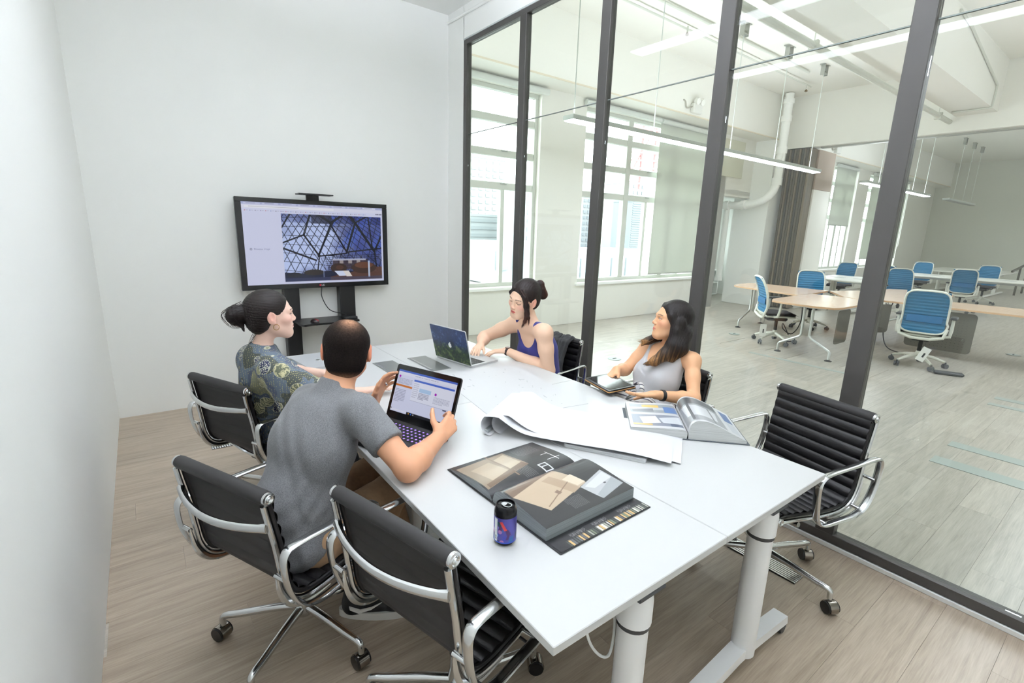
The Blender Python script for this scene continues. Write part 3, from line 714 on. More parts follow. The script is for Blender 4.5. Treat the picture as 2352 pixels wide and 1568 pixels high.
for k in list(CH_HI.children):
    for g in list(k.children):
        bpy.data.objects.remove(g)
    bpy.data.objects.remove(k)
bpy.data.objects.remove(CH_HI)

# ------------------------------------------------------------------ television and its stand
TVB = mat('tv_black', (17, 18, 20), .22)
SCR = mat('screen_glow', (20, 20, 22), .25, attr='Col', emit='attr', strength=.72)
SCR.cycles.emission_sampling = 'NONE'
for l in list(SCR.node_tree.links):
    if l.to_socket.name == 'Base Color': SCR.node_tree.links.remove(l)
st = empty('tv_stand', (1.6, -.12, 0), label='black twin-post floor stand carrying the television', category='tv stand')
for x in (1.36, 1.87): child(MB().box((x, -.07, .72), (.13 if x < 1.5 else .15, .1, 1.36), .006), 'post', BLACK, st)
child(MB().box((1.615, -.30, .02), (.95, .6, .035), .01), 'floor_plate', BLACK, st)
child(MB().prism([(1.36, -.06), (1.36, -.34), (1.385, -.385), (1.55, -.36), (1.7, -.385), (1.84, -.36), (1.9, -.34), (1.9, -.06)], .018, None, (0, 0, .70)), 'shelf', BLACK, st)
child(MB().box((1.6, -.075, 1.80), (.11, .03, .12), .004).box((1.6, -.15, 1.853), (.30, .13, .012), .003), 'camera_shelf', BLACK, st)
child(MB().box((1.62, -.045, 1.4), (.7, .05, .4), .004), 'mount_plate', BLACK, st)
tv = empty('television', (1.625, -.1, 1.01), label='large flat television showing a web page with a steel lattice interior', category='television')
x0, x1, z0, z1 = .957, 2.292, 1.012, 1.803
child(MB().box(((x0+x1)/2, -.098, (z0+z1)/2), (x1-x0, .045, z1-z0), .006), 'housing', TVB, tv)
bz = MB()
for a in (((x0+x1)/2, z1-.019, x1-x0, .038), ((x0+x1)/2, z0+.022, x1-x0, .044), (x0+.024, (z0+z1)/2, .048, z1-z0-.08), (x1-.024, (z0+z1)/2, .048, z1-z0-.08)): bz.box((a[0], -.122, a[1]), (a[2], .008, a[3]), .002)
child(bz, 'bezel', TVB, tv)
pic = Pic(760, 436, (216, 220, 247))
pic.rect(0, 0, 1, .03, (176, 182, 222)).rect(0, .03, 1, .075, (226, 228, 248)).rect(.02, .042, .62, .066, (240, 242, 252))
for i in range(8): pic.rect(.015+i*.118, .006, .118+i*.118, .026, (204, 208, 238) if i < 7 else (232, 234, 250)).rect(.03+i*.118, .012, .09+i*.118, .018, (120, 122, 150), .5)
pic.rect(.045, .05, .37, .056, (130, 132, 150), .6)
for i in range(26): pic.disc(.02+i*.033, .1, .0035, .006, [(190, 90, 100), (90, 120, 190), (90, 90, 104), (130, 110, 170)][i % 4], .7).rect(.027+i*.033, .097, .041+i*.033, .102, (130, 132, 150), .5)
for i in range(4): pic.disc(.95+i*.013, .088, .005, .008, (90, 92, 110))
pic.disc(.04, .56, .008, .014, (120, 124, 150)).disc(.04, .56, .004, .007, (214, 218, 246))
PX0, PY0, PX1, PY1 = .247, .125, .985, .97
U = (pic.X-PX0)/(PX1-PX0); V = (pic.Y-PY0)/(PY1-PY0); inp = (U >= 0) & (U <= 1) & (V >= 0) & (V <= 1)
def pm(m, c, k=1.): pic.mask(inp & m, c, k)
g = np.clip(.30+.62*np.exp(-((U-.12)**2*6+(V-.35)**2*3))+.5*np.exp(-((U-.36)**2*30+(V-.4)**2*10))+.35*np.exp(-((U-.05)**2*8+(V-.75)**2*10))-.25*(V < .12)+.12*np.sin(U*23)*np.sin(V*17), .06, 1)[..., None]
pic.a = np.where(inp[..., None], np.array((16, 26, 96))*(1-g)+np.array((196, 212, 255))*g, pic.a)
pm((U > .48) & (V < .5) & (np.abs((U*3+V*1.4) % 1-.5) < .22), (72, 104, 210), .55); pm((U > .7) & (V < .6), (60, 84, 190), .35)
def pl(a, b, c, d, t, k=1., col=(8, 10, 26)):
    bm = pic.a.copy(); pic.line(PX0+a*(PX1-PX0), PY0+b*(PY1-PY0), PX0+c*(PX1-PX0), PY0+d*(PY1-PY0), t, col, k); pic.a = np.where(inp[..., None], pic.a, bm)
for i in range(-9, 18):
    t = i/9; pl(t*.5-.1, -.05, t*.92+.2, .85, .0021, .9); pl(t*.56+.05, -.05, t*.72-.4, .9, .0021, .9)
for i in range(8): pl(-.05, .06+i*.125, .62, .0+i*.16, .0016, .75)
for a in ((.0, .42, .2, .3, .006), (.2, .3, .28, -.05, .008), (.0, .5, .3, .68, .007), (.2, .3, .34, .62, .007), (.33, .62, .48, .1, .008), (.34, .62, .3, 1., .005), (.3, -.05, .48, .12, .010), (.48, .1, .6, -.02, .010), (.46, .12, .62, .56, .007), (.62, .56, .72, .1, .009), (.72, .1, .64, -.05, .012), (.72, .1, .92, .55, .011), (.72, .1, .9, -.05, .007), (.62, .56, 1.0, .5, .006), (.92, .55, 1.02, .25, .008), (.34, .62, .62, .58, .006), (.92, .55, .95, .9, .006), (.86, .0, .9, .5, .006), (.0, .2, .1, -.05, .006)): pl(*a[:4], a[4]*.85)
pm((V < .13) & (U > .28) & (U < .48), (12, 14, 34), .6)
for i in range(9): pl(.36+i*.01, .62+.03*i, .98-i*.01, .6+.035*i, .0016, .8)
for i in range(16): pl(.34+i*.042, .58, .4+i*.038, .84, .0016, .8)
pm(V > .86+.02*np.sin(U*9), (26, 32, 62)); pm((V > .8) & (U > .44) & (V > .95-.3*(U-.42)), (96, 60, 46), .9)
pm((U > .47) & (U < .84) & (V > .67) & (V < .83), (60, 44, 52), .8); pm((U > .47) & (U < .82) & (V > .665) & (V < .69), (190, 196, 220), .9); pm((U > .5) & (U < .8) & (V > .69) & (V < .74) & (np.sin(U*70) > .2), (206, 196, 190), .7)
for cx, cy, rx, ry, c in ((.53, .81, .085, .075, (52, 34, 32)), (.80, .81, .135, .095, (64, 42, 36)), (.28, .87, .1, .045, (44, 42, 42)), (.09, .90, .07, .035, (30, 34, 46))): pm(((U-cx)/rx)**2+((V-cy)/ry)**2 < 1, c)
pm(((U-.80)/.10)**2+((V-.77)/.05)**2 < 1, (134, 78, 50), .55); pm(((U-.54)/.04)**2+((V-.80)/.035)**2 < 1, (110, 62, 42), .5)
pm((np.abs(U-.56-(V-.9)*.6) < .05) & (np.abs(V-.895) < .04), (216, 226, 252)); pm((np.abs(U-.62-(V-.9)*.4) < .03) & (np.abs(V-.9) < .045), (232, 226, 222)); pm((U > .845) & (U < .865) & (V > .7) & (V < .97), (206, 222, 250), .85); pm((U > .37) & (U < .38) & (V > .72) & (V < .95), (150, 170, 220), .6)
pm(V > .95, (64, 76, 120), .5)
SX0, SX1, SZ0, SZ1 = 1.004, 2.245, 1.056, 1.766
child2 = lambda o, par: (setattr(o, 'matrix_parent_inverse', Matrix.Translation(par.location).inverted()), o)[1]
child2(printed('screen', pic.down(2), lambda u, v: (SX0+u*(SX1-SX0), -.1225, SZ0+v*(SZ1-SZ0)), SCR, tv), tv)
lettering('Previous image', (SX0+.058*(SX1-SX0), -.1229, SZ0+.432*(SZ1-SZ0)), .021, Matrix(((1, 0, 0), (0, 0, -1), (0, 1, 0))), mat('screen_text', (86, 90, 120), .5, emit=(86, 90, 120), strength=.4), tv)
lg = Pic(30, 12, (20, 20, 22)); lg.disc(.18, .5, .16, .42, (196, 30, 50)).rect(.42, .1, .5, .9, (190, 190, 190)).rect(.42, .78, .66, .9, (190, 190, 190)).rect(.74, .1, .82, .9, (190, 190, 190)).rect(.74, .1, .98, .22, (190, 190, 190)).rect(.74, .78, .98, .9, (190, 190, 190)).rect(.92, .5, .98, .9, (190, 190, 190))
child2(printed('maker_mark', lg.a, lambda u, v: (1.605+u*.05, -.1275, 1.026+v*.02), mat('print_ink', attr='Col', rough=.6), tv, label='small maker mark under the screen'), tv)
for k, (p, lb) in enumerate((([(1.63, -.11, 1.01), (1.62, -.14, .92), (1.68, -.16, .8), (1.80, -.16, .755), (1.84, -.15, .74)], 'thin black cable hanging from the television to the shelf'),)):
    tag(MB().tube(bez(p, 24), .004, 8).build('tv_cable', BLACK), lb, 'cable')
ms = empty('computer_mouse', (1.50, -.29, .718), .4, label='dark red and black mouse on the stand shelf', category='mouse')
MB().grid(lambda u, v: (.03*math.cos(2*PI*u)*math.sin(PI*v*.5), .05*math.sin(2*PI*u)*math.sin(PI*v*.5), .001+.03*math.cos(PI*v*.5)), 20, 8, True).build('mouse_shell', mat('mouse_black', (34, 22, 24), .3), ms)
MB().grid(lambda u, v: (.022*math.cos(2*PI*u)*math.sin(PI*v*.5)+.004, .035*math.sin(2*PI*u)*math.sin(PI*v*.5)-.01, .012+.0215*math.cos(PI*v*.5)), 18, 7, True).build('mouse_buttons', mat('mouse_red', (120, 24, 30), .3), ms)
bx_ = empty('media_box', (1.83, -.26, .718), label='small flat black media box on the right of the stand shelf', category='media box')
MB().box((0, 0, .014), (.13, .1, .026), .006).build('case', BLACK, bx_); MB().box((0, -.051, .014), (.1, .002, .01)).build('front_strip', DKGREY, bx_)
# socket line at the wall foot
tag(MB().box((1.55, -.02, .3), (.12, .02, .08), .003).build('wall_socket', WHITE), 'white wall socket low behind the television stand', 'socket')

# ------------------------------------------------------------------ laptops
SILVER = mat('silver_aluminium', (196, 198, 199), .45, .35)
def frame_of(x, y, a, sgn, tilt):
    d = Vector((math.cos(a), math.sin(a), 0)); n = Vector((-d.y, d.x, 0))*sgn
    return d, n, Vector((n.x*math.sin(tilt), n.y*math.sin(tilt), math.cos(tilt)))
def rounded_rect(w, h, r, n=5):
    pts = []
    for cx, cy, a0 in ((w/2-r, h/2-r, 0), (-w/2+r, h/2-r, PI/2), (-w/2+r, -h/2+r, PI), (w/2-r, -h/2+r, 1.5*PI)):
        for i in range(n+1): pts.append((cx+r*math.cos(a0+i*PI/2/n), cy+r*math.sin(a0+i*PI/2/n)))
    return pts
def laptop(name, x, y, a, sgn, tilt, w, dep, lidh, body, label, keys_col, key_emit=None, th=.017, kd=BLACK):
    """hinge centre (x, y); base runs against n, lid leans along n."""
    o = empty(name, (x, y, TZ), label=label, category='laptop')
    d, n, up = frame_of(x, y, a, sgn, tilt)
    R = Matrix((d, -n, Vector((0, 0, 1)))).transposed() if (d.cross(-n)).z > 0 else Matrix((-d, -n, Vector((0, 0, 1)))).transposed()
    ba = MB().prism(rounded_rect(w, dep, .012), th, R, -n*dep/2+Vector((0, 0, .001))).build('base', body, o)
    kx, ky, rows_, cols_ = w*.86/14, dep*.44/5, 5, 14
    km = MB().box((0, 0, 0), (kx*.86, ky*.82, .002), .0006, R).mesh('key', mat(name+'_key', keys_col, .5), 0)
    gl = MB()
    MB().box(Vector((0, 0, th+.0012))-n*(dep*.33), (w*.89, dep*.48, .0008), 0, R).build('keyboard_well', mat(name+'_well', (30, 30, 32) if key_emit else (60, 62, 64), .5), ba)
    for r in range(rows_):
        for c_ in range(cols_):
            p = R @ Vector((-w*.43+(c_+.5)*kx, 0, 0))-n*(dep*.12+(r+.5)*ky)
            k = link('key', km, ba); k.location = p+Vector((0, 0, th+.0026))
            if key_emit: gl.box(p+Vector((0, 0, th+.0038)), (kx*.3, ky*.3, .0006), 0, R)
    if key_emit: gl.build('key_legends', mat(name+'_glow', key_emit, .5, emit=key_emit, strength=1.6), ba, 0, kind='stuff')
    MB().prism(rounded_rect(w*.3, dep*.28, .004), .0006, R, -n*dep*.79+Vector((0, 0, th+.001))).build('touchpad', body if not key_emit else DKGREY, ba)
    Rl = Matrix((d, up, d.cross(up))).transposed()
    ld = MB().prism(rounded_rect(w, lidh, .012), .007, Rl, up*lidh/2+Vector((0, 0, th))-d.cross(up)*.0035).build('lid', body, o)
    MB().tube([d*w*.4+Vector((0, 0, th*.8)), -d*w*.4+Vector((0, 0, th*.8))], .006, 10).build('hinge', kd, ld)
    return o, ld, d, n, up, th, w, lidh
DELL = mat('laptop_black', (34, 33, 35), .45)
o, ld, d, n, up, th, w, lh = laptop('dark_laptop', 1.173, -3.043, -1.22, 1, .359, .38, .26, .25, DELL, 'open black laptop with violet-lit keys in front of the man in the grey t-shirt', (26, 26, 28), (150, 110, 235), .018)
nf = d.cross(up); nf = nf if nf.dot(-n) > 0 else -nf
sp = Pic(540, 312, (214, 218, 244))
sp.rect(0, 0, 1, .045, (58, 98, 200)).rect(0, .045, 1, .12, (222, 226, 246)).rect(.3, .16, .98, .205, (64, 104, 206))
sp.rect(.3, .205, .98, .66, (226, 229, 247)).rect(0, .35, .29, .395, (206, 116, 40)).rect(.42, .33, .62, .42, (170, 200, 236))
sp.disc(.04, .16, .016, .028, (176, 20, 190)).disc(.7, .38, .018, .03, (170, 20, 190))
sp.lines_of_text(.02, .2, .27, .34, 5, (110, 114, 140), .6, 1).lines_of_text(.02, .46, .2, .78, 9, (110, 114, 140), .6, 2).lines_of_text(.42, .44, .6, .6, 5, (90, 92, 120), .7, 3).lines_of_text(.68, .44, .94, .6, 6, (120, 124, 150), .55, 4).lines_of_text(.31, .24, .4, .6, 8, (130, 134, 160), .5, 5).lines_of_text(.3, .08, .8, .11, 1, (120, 122, 150), .6, 6)
sp.rect(.3, .655, .98, .66, (150, 156, 190)).rect(.86, .66, .92, .69, (90, 94, 120)).rect(.0, .93, .02, .97, (20, 20, 24)).rect(.0, .945, .3, .97, (228, 230, 246)).rect(.29, .94, 1, 1, (26, 27, 32)).disc(.33, .97, .008, .014, (230, 170, 60)).disc(.37, .97, .01, .017, (40, 110, 220)).disc(.41, .97, .008, .014, (220, 220, 225))
c0 = Vector((0, 0, th))+up*.035+nf*.0042
dl = -d if (-d).dot(Vector((0, 1, 0))) > 0 else d          # left of the screen is at +y side
bzl = MB().prism(rounded_rect(w*.985, lh*.985, .010), .0012, Matrix((dl.cross(up)*0+(-dl), up, (-dl).cross(up))).transposed(), up*lh/2+Vector((0, 0, th))+nf*.0028).build('bezel', mat('bezel_gloss', (12, 12, 13), .15), ld)
printed('screen', sp.down(2), lambda u, v: c0+dl*w*(.455-.91*u)+up*(.192*v), SCR, ld)
# painted-lid laptop
o, ld, d, n, up, th, w, lh = laptop('painted_lid_laptop', 1.872, -2.166, -1.395, -1, .236, .36, .245, .24, SILVER, 'silver laptop with a dark blue and green painted lid before the woman in navy', (40, 42, 44), None, .014, SILVER)
ap = Pic(120, 80, (30, 52, 96))
nz = np.zeros((80, 120)); rr_ = np.random.default_rng(3)
for s_ in (5, 9, 17, 31):
    q = rr_.random((s_, int(s_*1.5)+1)); yi = np.linspace(0, s_-1.01, 80); xi = np.linspace(0, q.shape[1]-1.01, 120)
    y0_, x0_ = yi.astype(int), xi.astype(int); fy, fx = (yi-y0_)[:, None], (xi-x0_)[None]
    nz += ((q[y0_][:, x0_]*(1-fx)+q[y0_][:, x0_+1]*fx)*(1-fy)+(q[y0_+1][:, x0_]*(1-fx)+q[y0_+1][:, x0_+1]*fx)*fy)/4
t_ = np.clip((ap.Y-.45)*4+nz*.8-.4, 0, 1)[..., None]
ap.a = (np.array((34, 62, 118))*(.6+.9*nz[..., None]))*(1-t_)+(np.array((52, 84, 50))*(.5+1.0*nz[..., None]))*t_
ap.mask(nz > .62, (120, 150, 190), .5); ap.mask((nz > .56) & (ap.Y > .5), (150, 160, 70), .5); ap.mask((nz < .42) & (ap.Y > .4), (18, 26, 50), .5)
ap.a *= .72
# plain fruit-shaped mark of the lid
for cx, cy, rx, ry in ((.485, .53, .028, .05), (.515, .53, .028, .05), (.5, .55, .04, .05), (.5, .5, .036, .035)): ap.disc(cx, cy, rx, ry, (244, 246, 246))
ap.disc(.545, .51, .016, .026, (60, 84, 90)); ap.disc(.51, .445, .011, .026, (244, 246, 246))
no = d.cross(up); no = no if no.dot(Vector((-1, 0, 0))) > 0 else -no
lf = d if d.dot(Vector((0, 1, 0))) > 0 else -d
printed('lid_skin', ap.a, lambda u, v: Vector((0, 0, th))+no*.0042+lf*w*.985*(.5-u)+up*lh*(.012+.976*v), mat('lid_print', attr='Col', rough=.35), ld, label='lid skin in mottled blue, green and yellow with a white fruit mark')
# closed silver laptop, and the silver one under the drawings
def closed_laptop(x, y, rz, w, dep, label, z=TZ, mark=True):
    o = empty('closed_laptop', (x, y, z), rz, label=label, category='laptop')
    MB().prism(rounded_rect(w, dep, .014), .009, None, (0, 0, .001)).build('base', SILVER, o)
    l = MB().prism(rounded_rect(w, dep, .014), .006, None, (0, 0, .0105)).build('lid', SILVER, o)
    for q in ((-1, -1), (1, -1), (1, 1), (-1, 1)): MB().lathe([(.006, 0), (.006, .001)], 10, (q[0]*(w/2-.03), q[1]*(dep/2-.03), 0)).build('rubber_foot', BLACK, o)
    if mark:
        fm = MB()
        for cx, cy, r in ((-.007, 0, .012), (.007, 0, .012), (0, -.003, .014)): fm.lathe([(r, 0), (r, .0004)], 14, (cx, cy, .0166))
        fm.lathe([(.004, 0), (.004, .0004)], 8, (.003, .018, .0166)); fm.build('fruit_mark', mat('mark_white', (240, 242, 242), .2), l)
    return o
closed_laptop(1.125, -1.72, -1.45, .34, .235, 'closed silver laptop lying on the far left table')
closed_laptop(1.79, -3.62, -1.05, .34, .235, 'silver laptop half hidden under the loose drawing sheet', mark=False)

# ------------------------------------------------------------------ sheets
PAPER = mat('paper', (220, 221, 224), .75)
INK = mat('paper_print', attr='Col', rough=.7)
dp = Pic(140, 100, (208, 209, 209)); rd = random.Random(5)
for i in range(70):
    x, y = rd.uniform(.05, .95), rd.uniform(.05, .95); a = rd.choice([0, 0, 1.57, .6]); l = rd.uniform(.01, .05)
    dp.line(x, y, x+l*math.cos(a), y+l*math.sin(a), .0014, (140, 145, 145), .5)
dp.rect(.90, .80, .935, .83, (90, 92, 95)).rect(.78, .80, .895, .806, (170, 172, 175)).rect(.03, .03, .97, .034, (205, 208, 208), .6).rect(.03, .966, .97, .97, (205, 208, 208), .6)
ds = empty('drawing_sheet', (1.78, -2.75, TZ), label='large flat white plan sheet with faint line drawing in the middle of the table', category='paper sheet')
e1 = Vector((.50, -.86, 0)).normalized()*.84*-1; q1 = Vector((.86, .5, 0)).normalized()*.56
pc = Vector((1.86, -2.78, TZ+.0015)); e1 = Vector((-.15, -.99, 0)).normalized()*.80; q1 = Vector((.99, -.15, 0)).normalized()*.55
child2(printed('print_face', dp.a, lambda u, v: tuple(pc+e1*(u-.5)+q1*(.5-(1-v))*1.0), INK, ds), ds)
child2(MB().prism([tuple((pc+e1*a+q1*b)[:2]) for a, b in ((-.5, -.5), (.5, -.5), (.5, .5), (-.5, .5))], .0008, None, (0, 0, TZ+.0004)).build('sheet', PAPER, ds), ds)
# curled sheet: runs from the curl to the corner by the open book
cs = empty('curled_sheet', (1.7, -3.4, TZ), label='loose white sheet whose far end curls up into a roll above the open book', category='paper sheet')
ax = Vector((.545, -.838, 0)).normalized(); wd = Vector((.838, .545, 0)); cst = Vector((1.500, -3.215, TZ))
path = []
for i in range(26):
    t = i/25; a = -1.9+t*4.7                   # the roll
    path.append((.045+.052*math.sin(a)*-1*(1-.15*t)*-1, .052-.05*math.cos(a)))
rollp = [(.0+.044*math.cos(a), .046+.044*math.sin(a)) for a in np.linspace(-1.45, -PI*1.28-.0, 24)]
# C-shaped roll then a slope down to the table
rollp += [(.028, .086), (.055, .074), (.09, .054), (.13, .037), (.18, .027), (.30, .025), (.43, .0245), (.54, .024), (.64, .019), (.71, .010), (.755, .004)]
rp = bez([(p[0], p[1], 0) for p in rollp], 80)
wdth = .35
child2(MB().grid(lambda u, v: tuple(cst+ax*rp[int(round(u*80))].x+wd*((v-.5)*wdth+.06+.02*u)+Vector((0, 0, rp[int(round(u*80))].y+.002+(.012*max(0, u-.85)*6*(1-v)**2)))), 81, 10).build('sheet', PAPER, cs, 80), cs)
child2(MB().grid(lambda u, v: tuple(cst+ax*(rp[int(round(u*80))].x+.035)+wd*((v-.5)*wdth+.10+.02*u)+Vector((0, 0, rp[int(round(u*80))].y+.0005))), 81, 6).build('under_sheet', PAPER, cs, 80), cs)
tag(MB().box((1.430, -3.235, TZ+.011), (.055, .022, .02), .003, rotz(.5)).build('bulldog_clip', mat('clip_grey', (176, 182, 184), .35, .5)), 'small grey clip holding the curled sheet end', 'clip')

# ------------------------------------------------------------------ drink can
cn = empty('drink_can', (1.031, -3.905, TZ), -1.2, label='black-topped drink can with purple and blue artwork beside the big open book', category='can')
MB().lathe([(.021, .003), (.0255, .001), (.029, .006), (.0325, .014), (.033, .02), (.033, .098), (.0325, .103), (.0285, .113), (.0268, .1165), (.0275, .119), (.0265, .1205), (.0250, .1195), (.0242, .115), (.002, .1145)], 40).build('can_shell', mat('can_black', (22, 22, 25), .25, .5), cn)
ca = Pic(360, 140, (70, 66, 140)); ra = random.Random(11)
for i in range(40):
    x, y = ra.random(), ra.random(); c = ra.choice([(58, 60, 150), (120, 116, 200), (40, 90, 150), (30, 70, 80), (150, 60, 80), (110, 170, 210), (36, 36, 70), (70, 40, 90)])
    w_, h_ = ra.uniform(.02, .08), ra.uniform(.08, .35); k = ra.uniform(-.05, .05)
    ca.poly([(x, y), (x+w_, y+k*2), (x+w_+k, y+h_), (x+k, y+h_)], c)
for i in range(12): ca.disc(ra.random(), ra.uniform(.4, .95), .03, .08, ra.choice([(190, 120, 170), (150, 200, 230), (60, 50, 110)]), .8)
ca.rect(0, .94, 1, 1, (40, 70, 170)); q_ = .70
ca.poly([(q_+.06, .15), (q_+.1, .12), (q_+.17, .45), (q_+.13, .48)], (196, 60, 60)).rect(q_-.03, .05, q_+.025, .96, (236, 238, 240))
for i in range(9): ca.rect(q_-.018, .72+i*.02, q_+.014, .727+i*.02, (40, 40, 44))
ca.rect(q_-.006, .5, q_+.004, .68, (120, 120, 124), .7)
printed('artwork', ca.down(2), lambda u, v: (.0333*math.cos(2*PI*u), .0333*math.sin(2*PI*u), .012+.078*v), mat('can_print', attr='Col', rough=.3, metal=.3), cn)
tb = MB().tube(bez([(.016, 0, 0), (.013, .008, 0), (0, .01, 0), (-.012, .005, 0), (-.014, 0, 0), (-.012, -.005, 0), (0, -.01, 0), (.013, -.008, 0), (.016, 0, 0)], 28)[:-1], .0014, 6, closed=True).box((-.006, 0, 0), (.012, .012, .0012), .0004).build('pull_tab', SILVER, cn); tb.location = (.002, 0, .1175)
MB().prism([(-.022+.008*math.cos(t), .008*math.sin(t)) for t in np.linspace(0, 2*PI, 14)[:-1]], .0006, None, (.004, 0, .1148)).build('opening', BLACK, cn)

# ------------------------------------------------------------------ open books
EDGE = mat('page_edges', (186, 188, 186), .8, var=.28, vscale=1, stretch=(2, 2, 900))
EDGEG = mat('page_edges_grey', (128, 134, 136), .7, var=.3, vscale=1, stretch=(2, 2, 900))
COVER = mat('book_cover_black', (30, 31, 33), .45)
def book(name, loc, rz, label, pw, ph, lp, rp, left_pic, right_pic, edge, flap=0., flap_pic=None, cover=COVER):
    """spine along local y, reader at -y; lp, rp: lists of (distance from spine, height) for the page tops."""
    o = empty(name, loc, rz, label=label, category='book')
    cv = MB().box((-pw/2-.004, 0, .0025), (pw+.012, ph+.012, .003), .001).box((pw/2+.004+flap/2, 0, .0025), (pw+.012+flap, ph+.012, .003), .001).build('cover', cover, o)
    for s, prof, im, nm in ((-1, lp, left_pic, 'left'), (1, rp, right_pic, 'right')):
        c = bez([(a, b, 0) for a, b in prof], 24)
        poly = [(s*p.x, p.y) for p in c]+[(s*c[-1].x, .004), (s*.004, .004)]
        bl = MB().prism(poly, ph, Matrix(((1, 0, 0), (0, 0, -1), (0, 1, 0))), (0, ph/2, 0)).build('page_block', edge, o)
        L = [0.]
        for i in range(1, len(c)): L.append(L[-1]+(c[i]-c[i-1]).length)
        def fn(u, v, s=s, c=c, L=L):
            t = (1-u if s < 0 else u)*L[-1]; j = min(max(int(np.searchsorted(L, t))-1, 0), len(c)-2); k = (t-L[j])/(L[j+1]-L[j]+1e-9)
            p = c[j].lerp(c[j+1], min(max(k, 0), 1)); return (s*p.x, (v-.5)*ph, p.y+.0008)
        printed('page', im, fn, mat('glossy_page', attr='Col', rough=.28), bl)
    if flap_pic is not None: printed('flap_print', flap_pic, lambda u, v: (pw+.012+(flap-.006)*u, (v-.5)*ph, .0052), INK, cv)
    return o
DK = (44, 44, 46)
lpx = Pic(300, 400, DK)
lpx.poly([(.04, .42), (.62, .40), (.86, .98), (.1, .98)], (132, 116, 98)); lpx.poly([(.1, .44), (.5, .43), (.6, .6), (.2, .62)], (170, 154, 132)).poly([(.2, .66), (.62, .63), (.76, .86), (.28, .9)], (158, 140, 118)).rect(.0, .60, .8, .62, (120, 100, 84)).poly([(.5, .43), (.62, .4), (.84, .95), (.76, .95)], (104, 84, 68))
lpx.line(.45, .1, .75, .1, .008, (220, 220, 220)).line(.5, .1, .5, .18, .006, (220, 220, 220)).line(.68, .05, .68, .2, .006, (220, 220, 220)).rect(.72, .26, .92, .36, (210, 212, 214)).rect(.74, .275, .79, .345, DK).rect(.81, .275, .9, .345, DK)
lpx.lines_of_text(.06, .1, .36, .36, 12, (130, 130, 130), .6, 21).lines_of_text(.64, .44, .9, .6, 8, (130, 130, 130), .5, 22)
rpx = Pic(300, 400, DK)
rpx.poly([(.2, .42), (.62, .30), (.80, .82), (.42, .98)], (174, 156, 134)).poly([(.1, .44), (.2, .42), (.42, .98), (.26, .98)], (108, 90, 76)).poly([(.30, .52), (.66, .40), (.7, .5), (.34, .63)], (158, 138, 116)).poly([(.56, .6), (.62, .58), (.64, .62), (.58, .64)], (120, 100, 86)).line(.44, .34, .74, .8, .006, (120, 100, 84)).poly([(.4, .34), (.6, .3), (.62, .4), (.44, .46)], (200, 188, 168))
rpx.poly([(.52, .05), (.86, .02), (.95, .34), (.66, .40)], (172, 174, 176)).poly([(.7, .04), (.86, .02), (.95, .34), (.86, .34)], (150, 154, 156)).poly([(.56, .06), (.7, .05), (.76, .3), (.68, .36)], (196, 198, 198)).disc(.74, .16, .012, .016, (60, 60, 62))
rpx.lines_of_text(.74, .48, .92, .66, 12, (140, 140, 140), .5, 23).poly([(.02, .3), (.1, .2), (.14, .42), (.06, .44)], (222, 222, 220))
flp = Pic(24, 400, DK); rf_ = random.Random(4)
for i in range(36): flp.rect(.45, i/40, .98, (i+rf_.uniform(.5, 1))/40, rf_.choice([(150, 152, 140), (110, 120, 100), (190, 160, 110), (70, 76, 70), (210, 206, 196), (90, 92, 94)]))
for k in (.12, .42, .66): flp.lines_of_text(.05, k, .38, k+.16, 14, (170, 170, 170), .7, 30)
a1 = math.atan2(-.045, .41)                 # page height runs along world +x
book('open_book', (1.316, -3.712, TZ), -PI/2+.03, 'big open art book with dark pages and interior photographs beside the can', .265, .40,
     [(.002, .008), (.02, .024), (.06, .030), (.13, .026), (.2, .017), (.262, .010)], [(.002, .012), (.012, .040), (.04, .058), (.09, .060), (.16, .053), (.22, .046), (.262, .043)], lpx.down(2), rpx.down(2), EDGEG, .055, flp.down(2))
b2l = Pic(240, 320, (206, 207, 208)); 
b2l.rect(.06, .06, .94, .42, (150, 156, 160)).rect(.06, .2, .94, .3, (196, 200, 204)).rect(.3, .1, .62, .2, (216, 176, 96)).rect(.7, .16, .94, .4, (96, 124, 168)).poly([(.1, .3), (.5, .24), (.5, .38), (.1, .4)], (120, 124, 128)).rect(.06, .5, .94, .92, (132, 138, 150)).poly([(.2, .6), (.5, .54), (.56, .8), (.24, .84)], (230, 232, 234)).poly([(.55, .62), (.94, .54), (.94, .84), (.6, .8)], (206, 210, 214)).rect(.06, .84, .4, .9, (206, 176, 110)).rect(.72, .82, .94, .92, (84, 92, 110))
b2r = Pic(240, 320, (208, 209, 210)); b2r.rect(.04, .04, .72, .94, (150, 152, 154)).rect(.04, .04, .72, .3, (88, 90, 92)).poly([(.1, .34), (.66, .4), (.6, .8), (.14, .74)], (206, 208, 210)).rect(.2, .3, .24, .9, (96, 98, 100)).rect(.52, .34, .55, .92, (110, 112, 114)).rect(.8, .1, .95, .5, (70, 96, 140)).rect(.8, .55, .95, .9, (190, 194, 198))
ab = math.atan2(.267, .226)
book('open_book', (2.235, -3.665, TZ), math.atan2(-.70, .66)+.02, 'open white-paged architecture book with a curling page by the empty chair', .25, .33,
     [(.002, .030), (.02, .042), (.07, .044), (.15, .041), (.247, .038)], [(.002, .03), (.008, .066), (.03, .088), (.07, .090), (.12, .074), (.18, .045), (.247, .014)], b2l.down(2), b2r.down(2), EDGE, 0., None, mat('book_cover_grey', (70, 76, 82), .5))
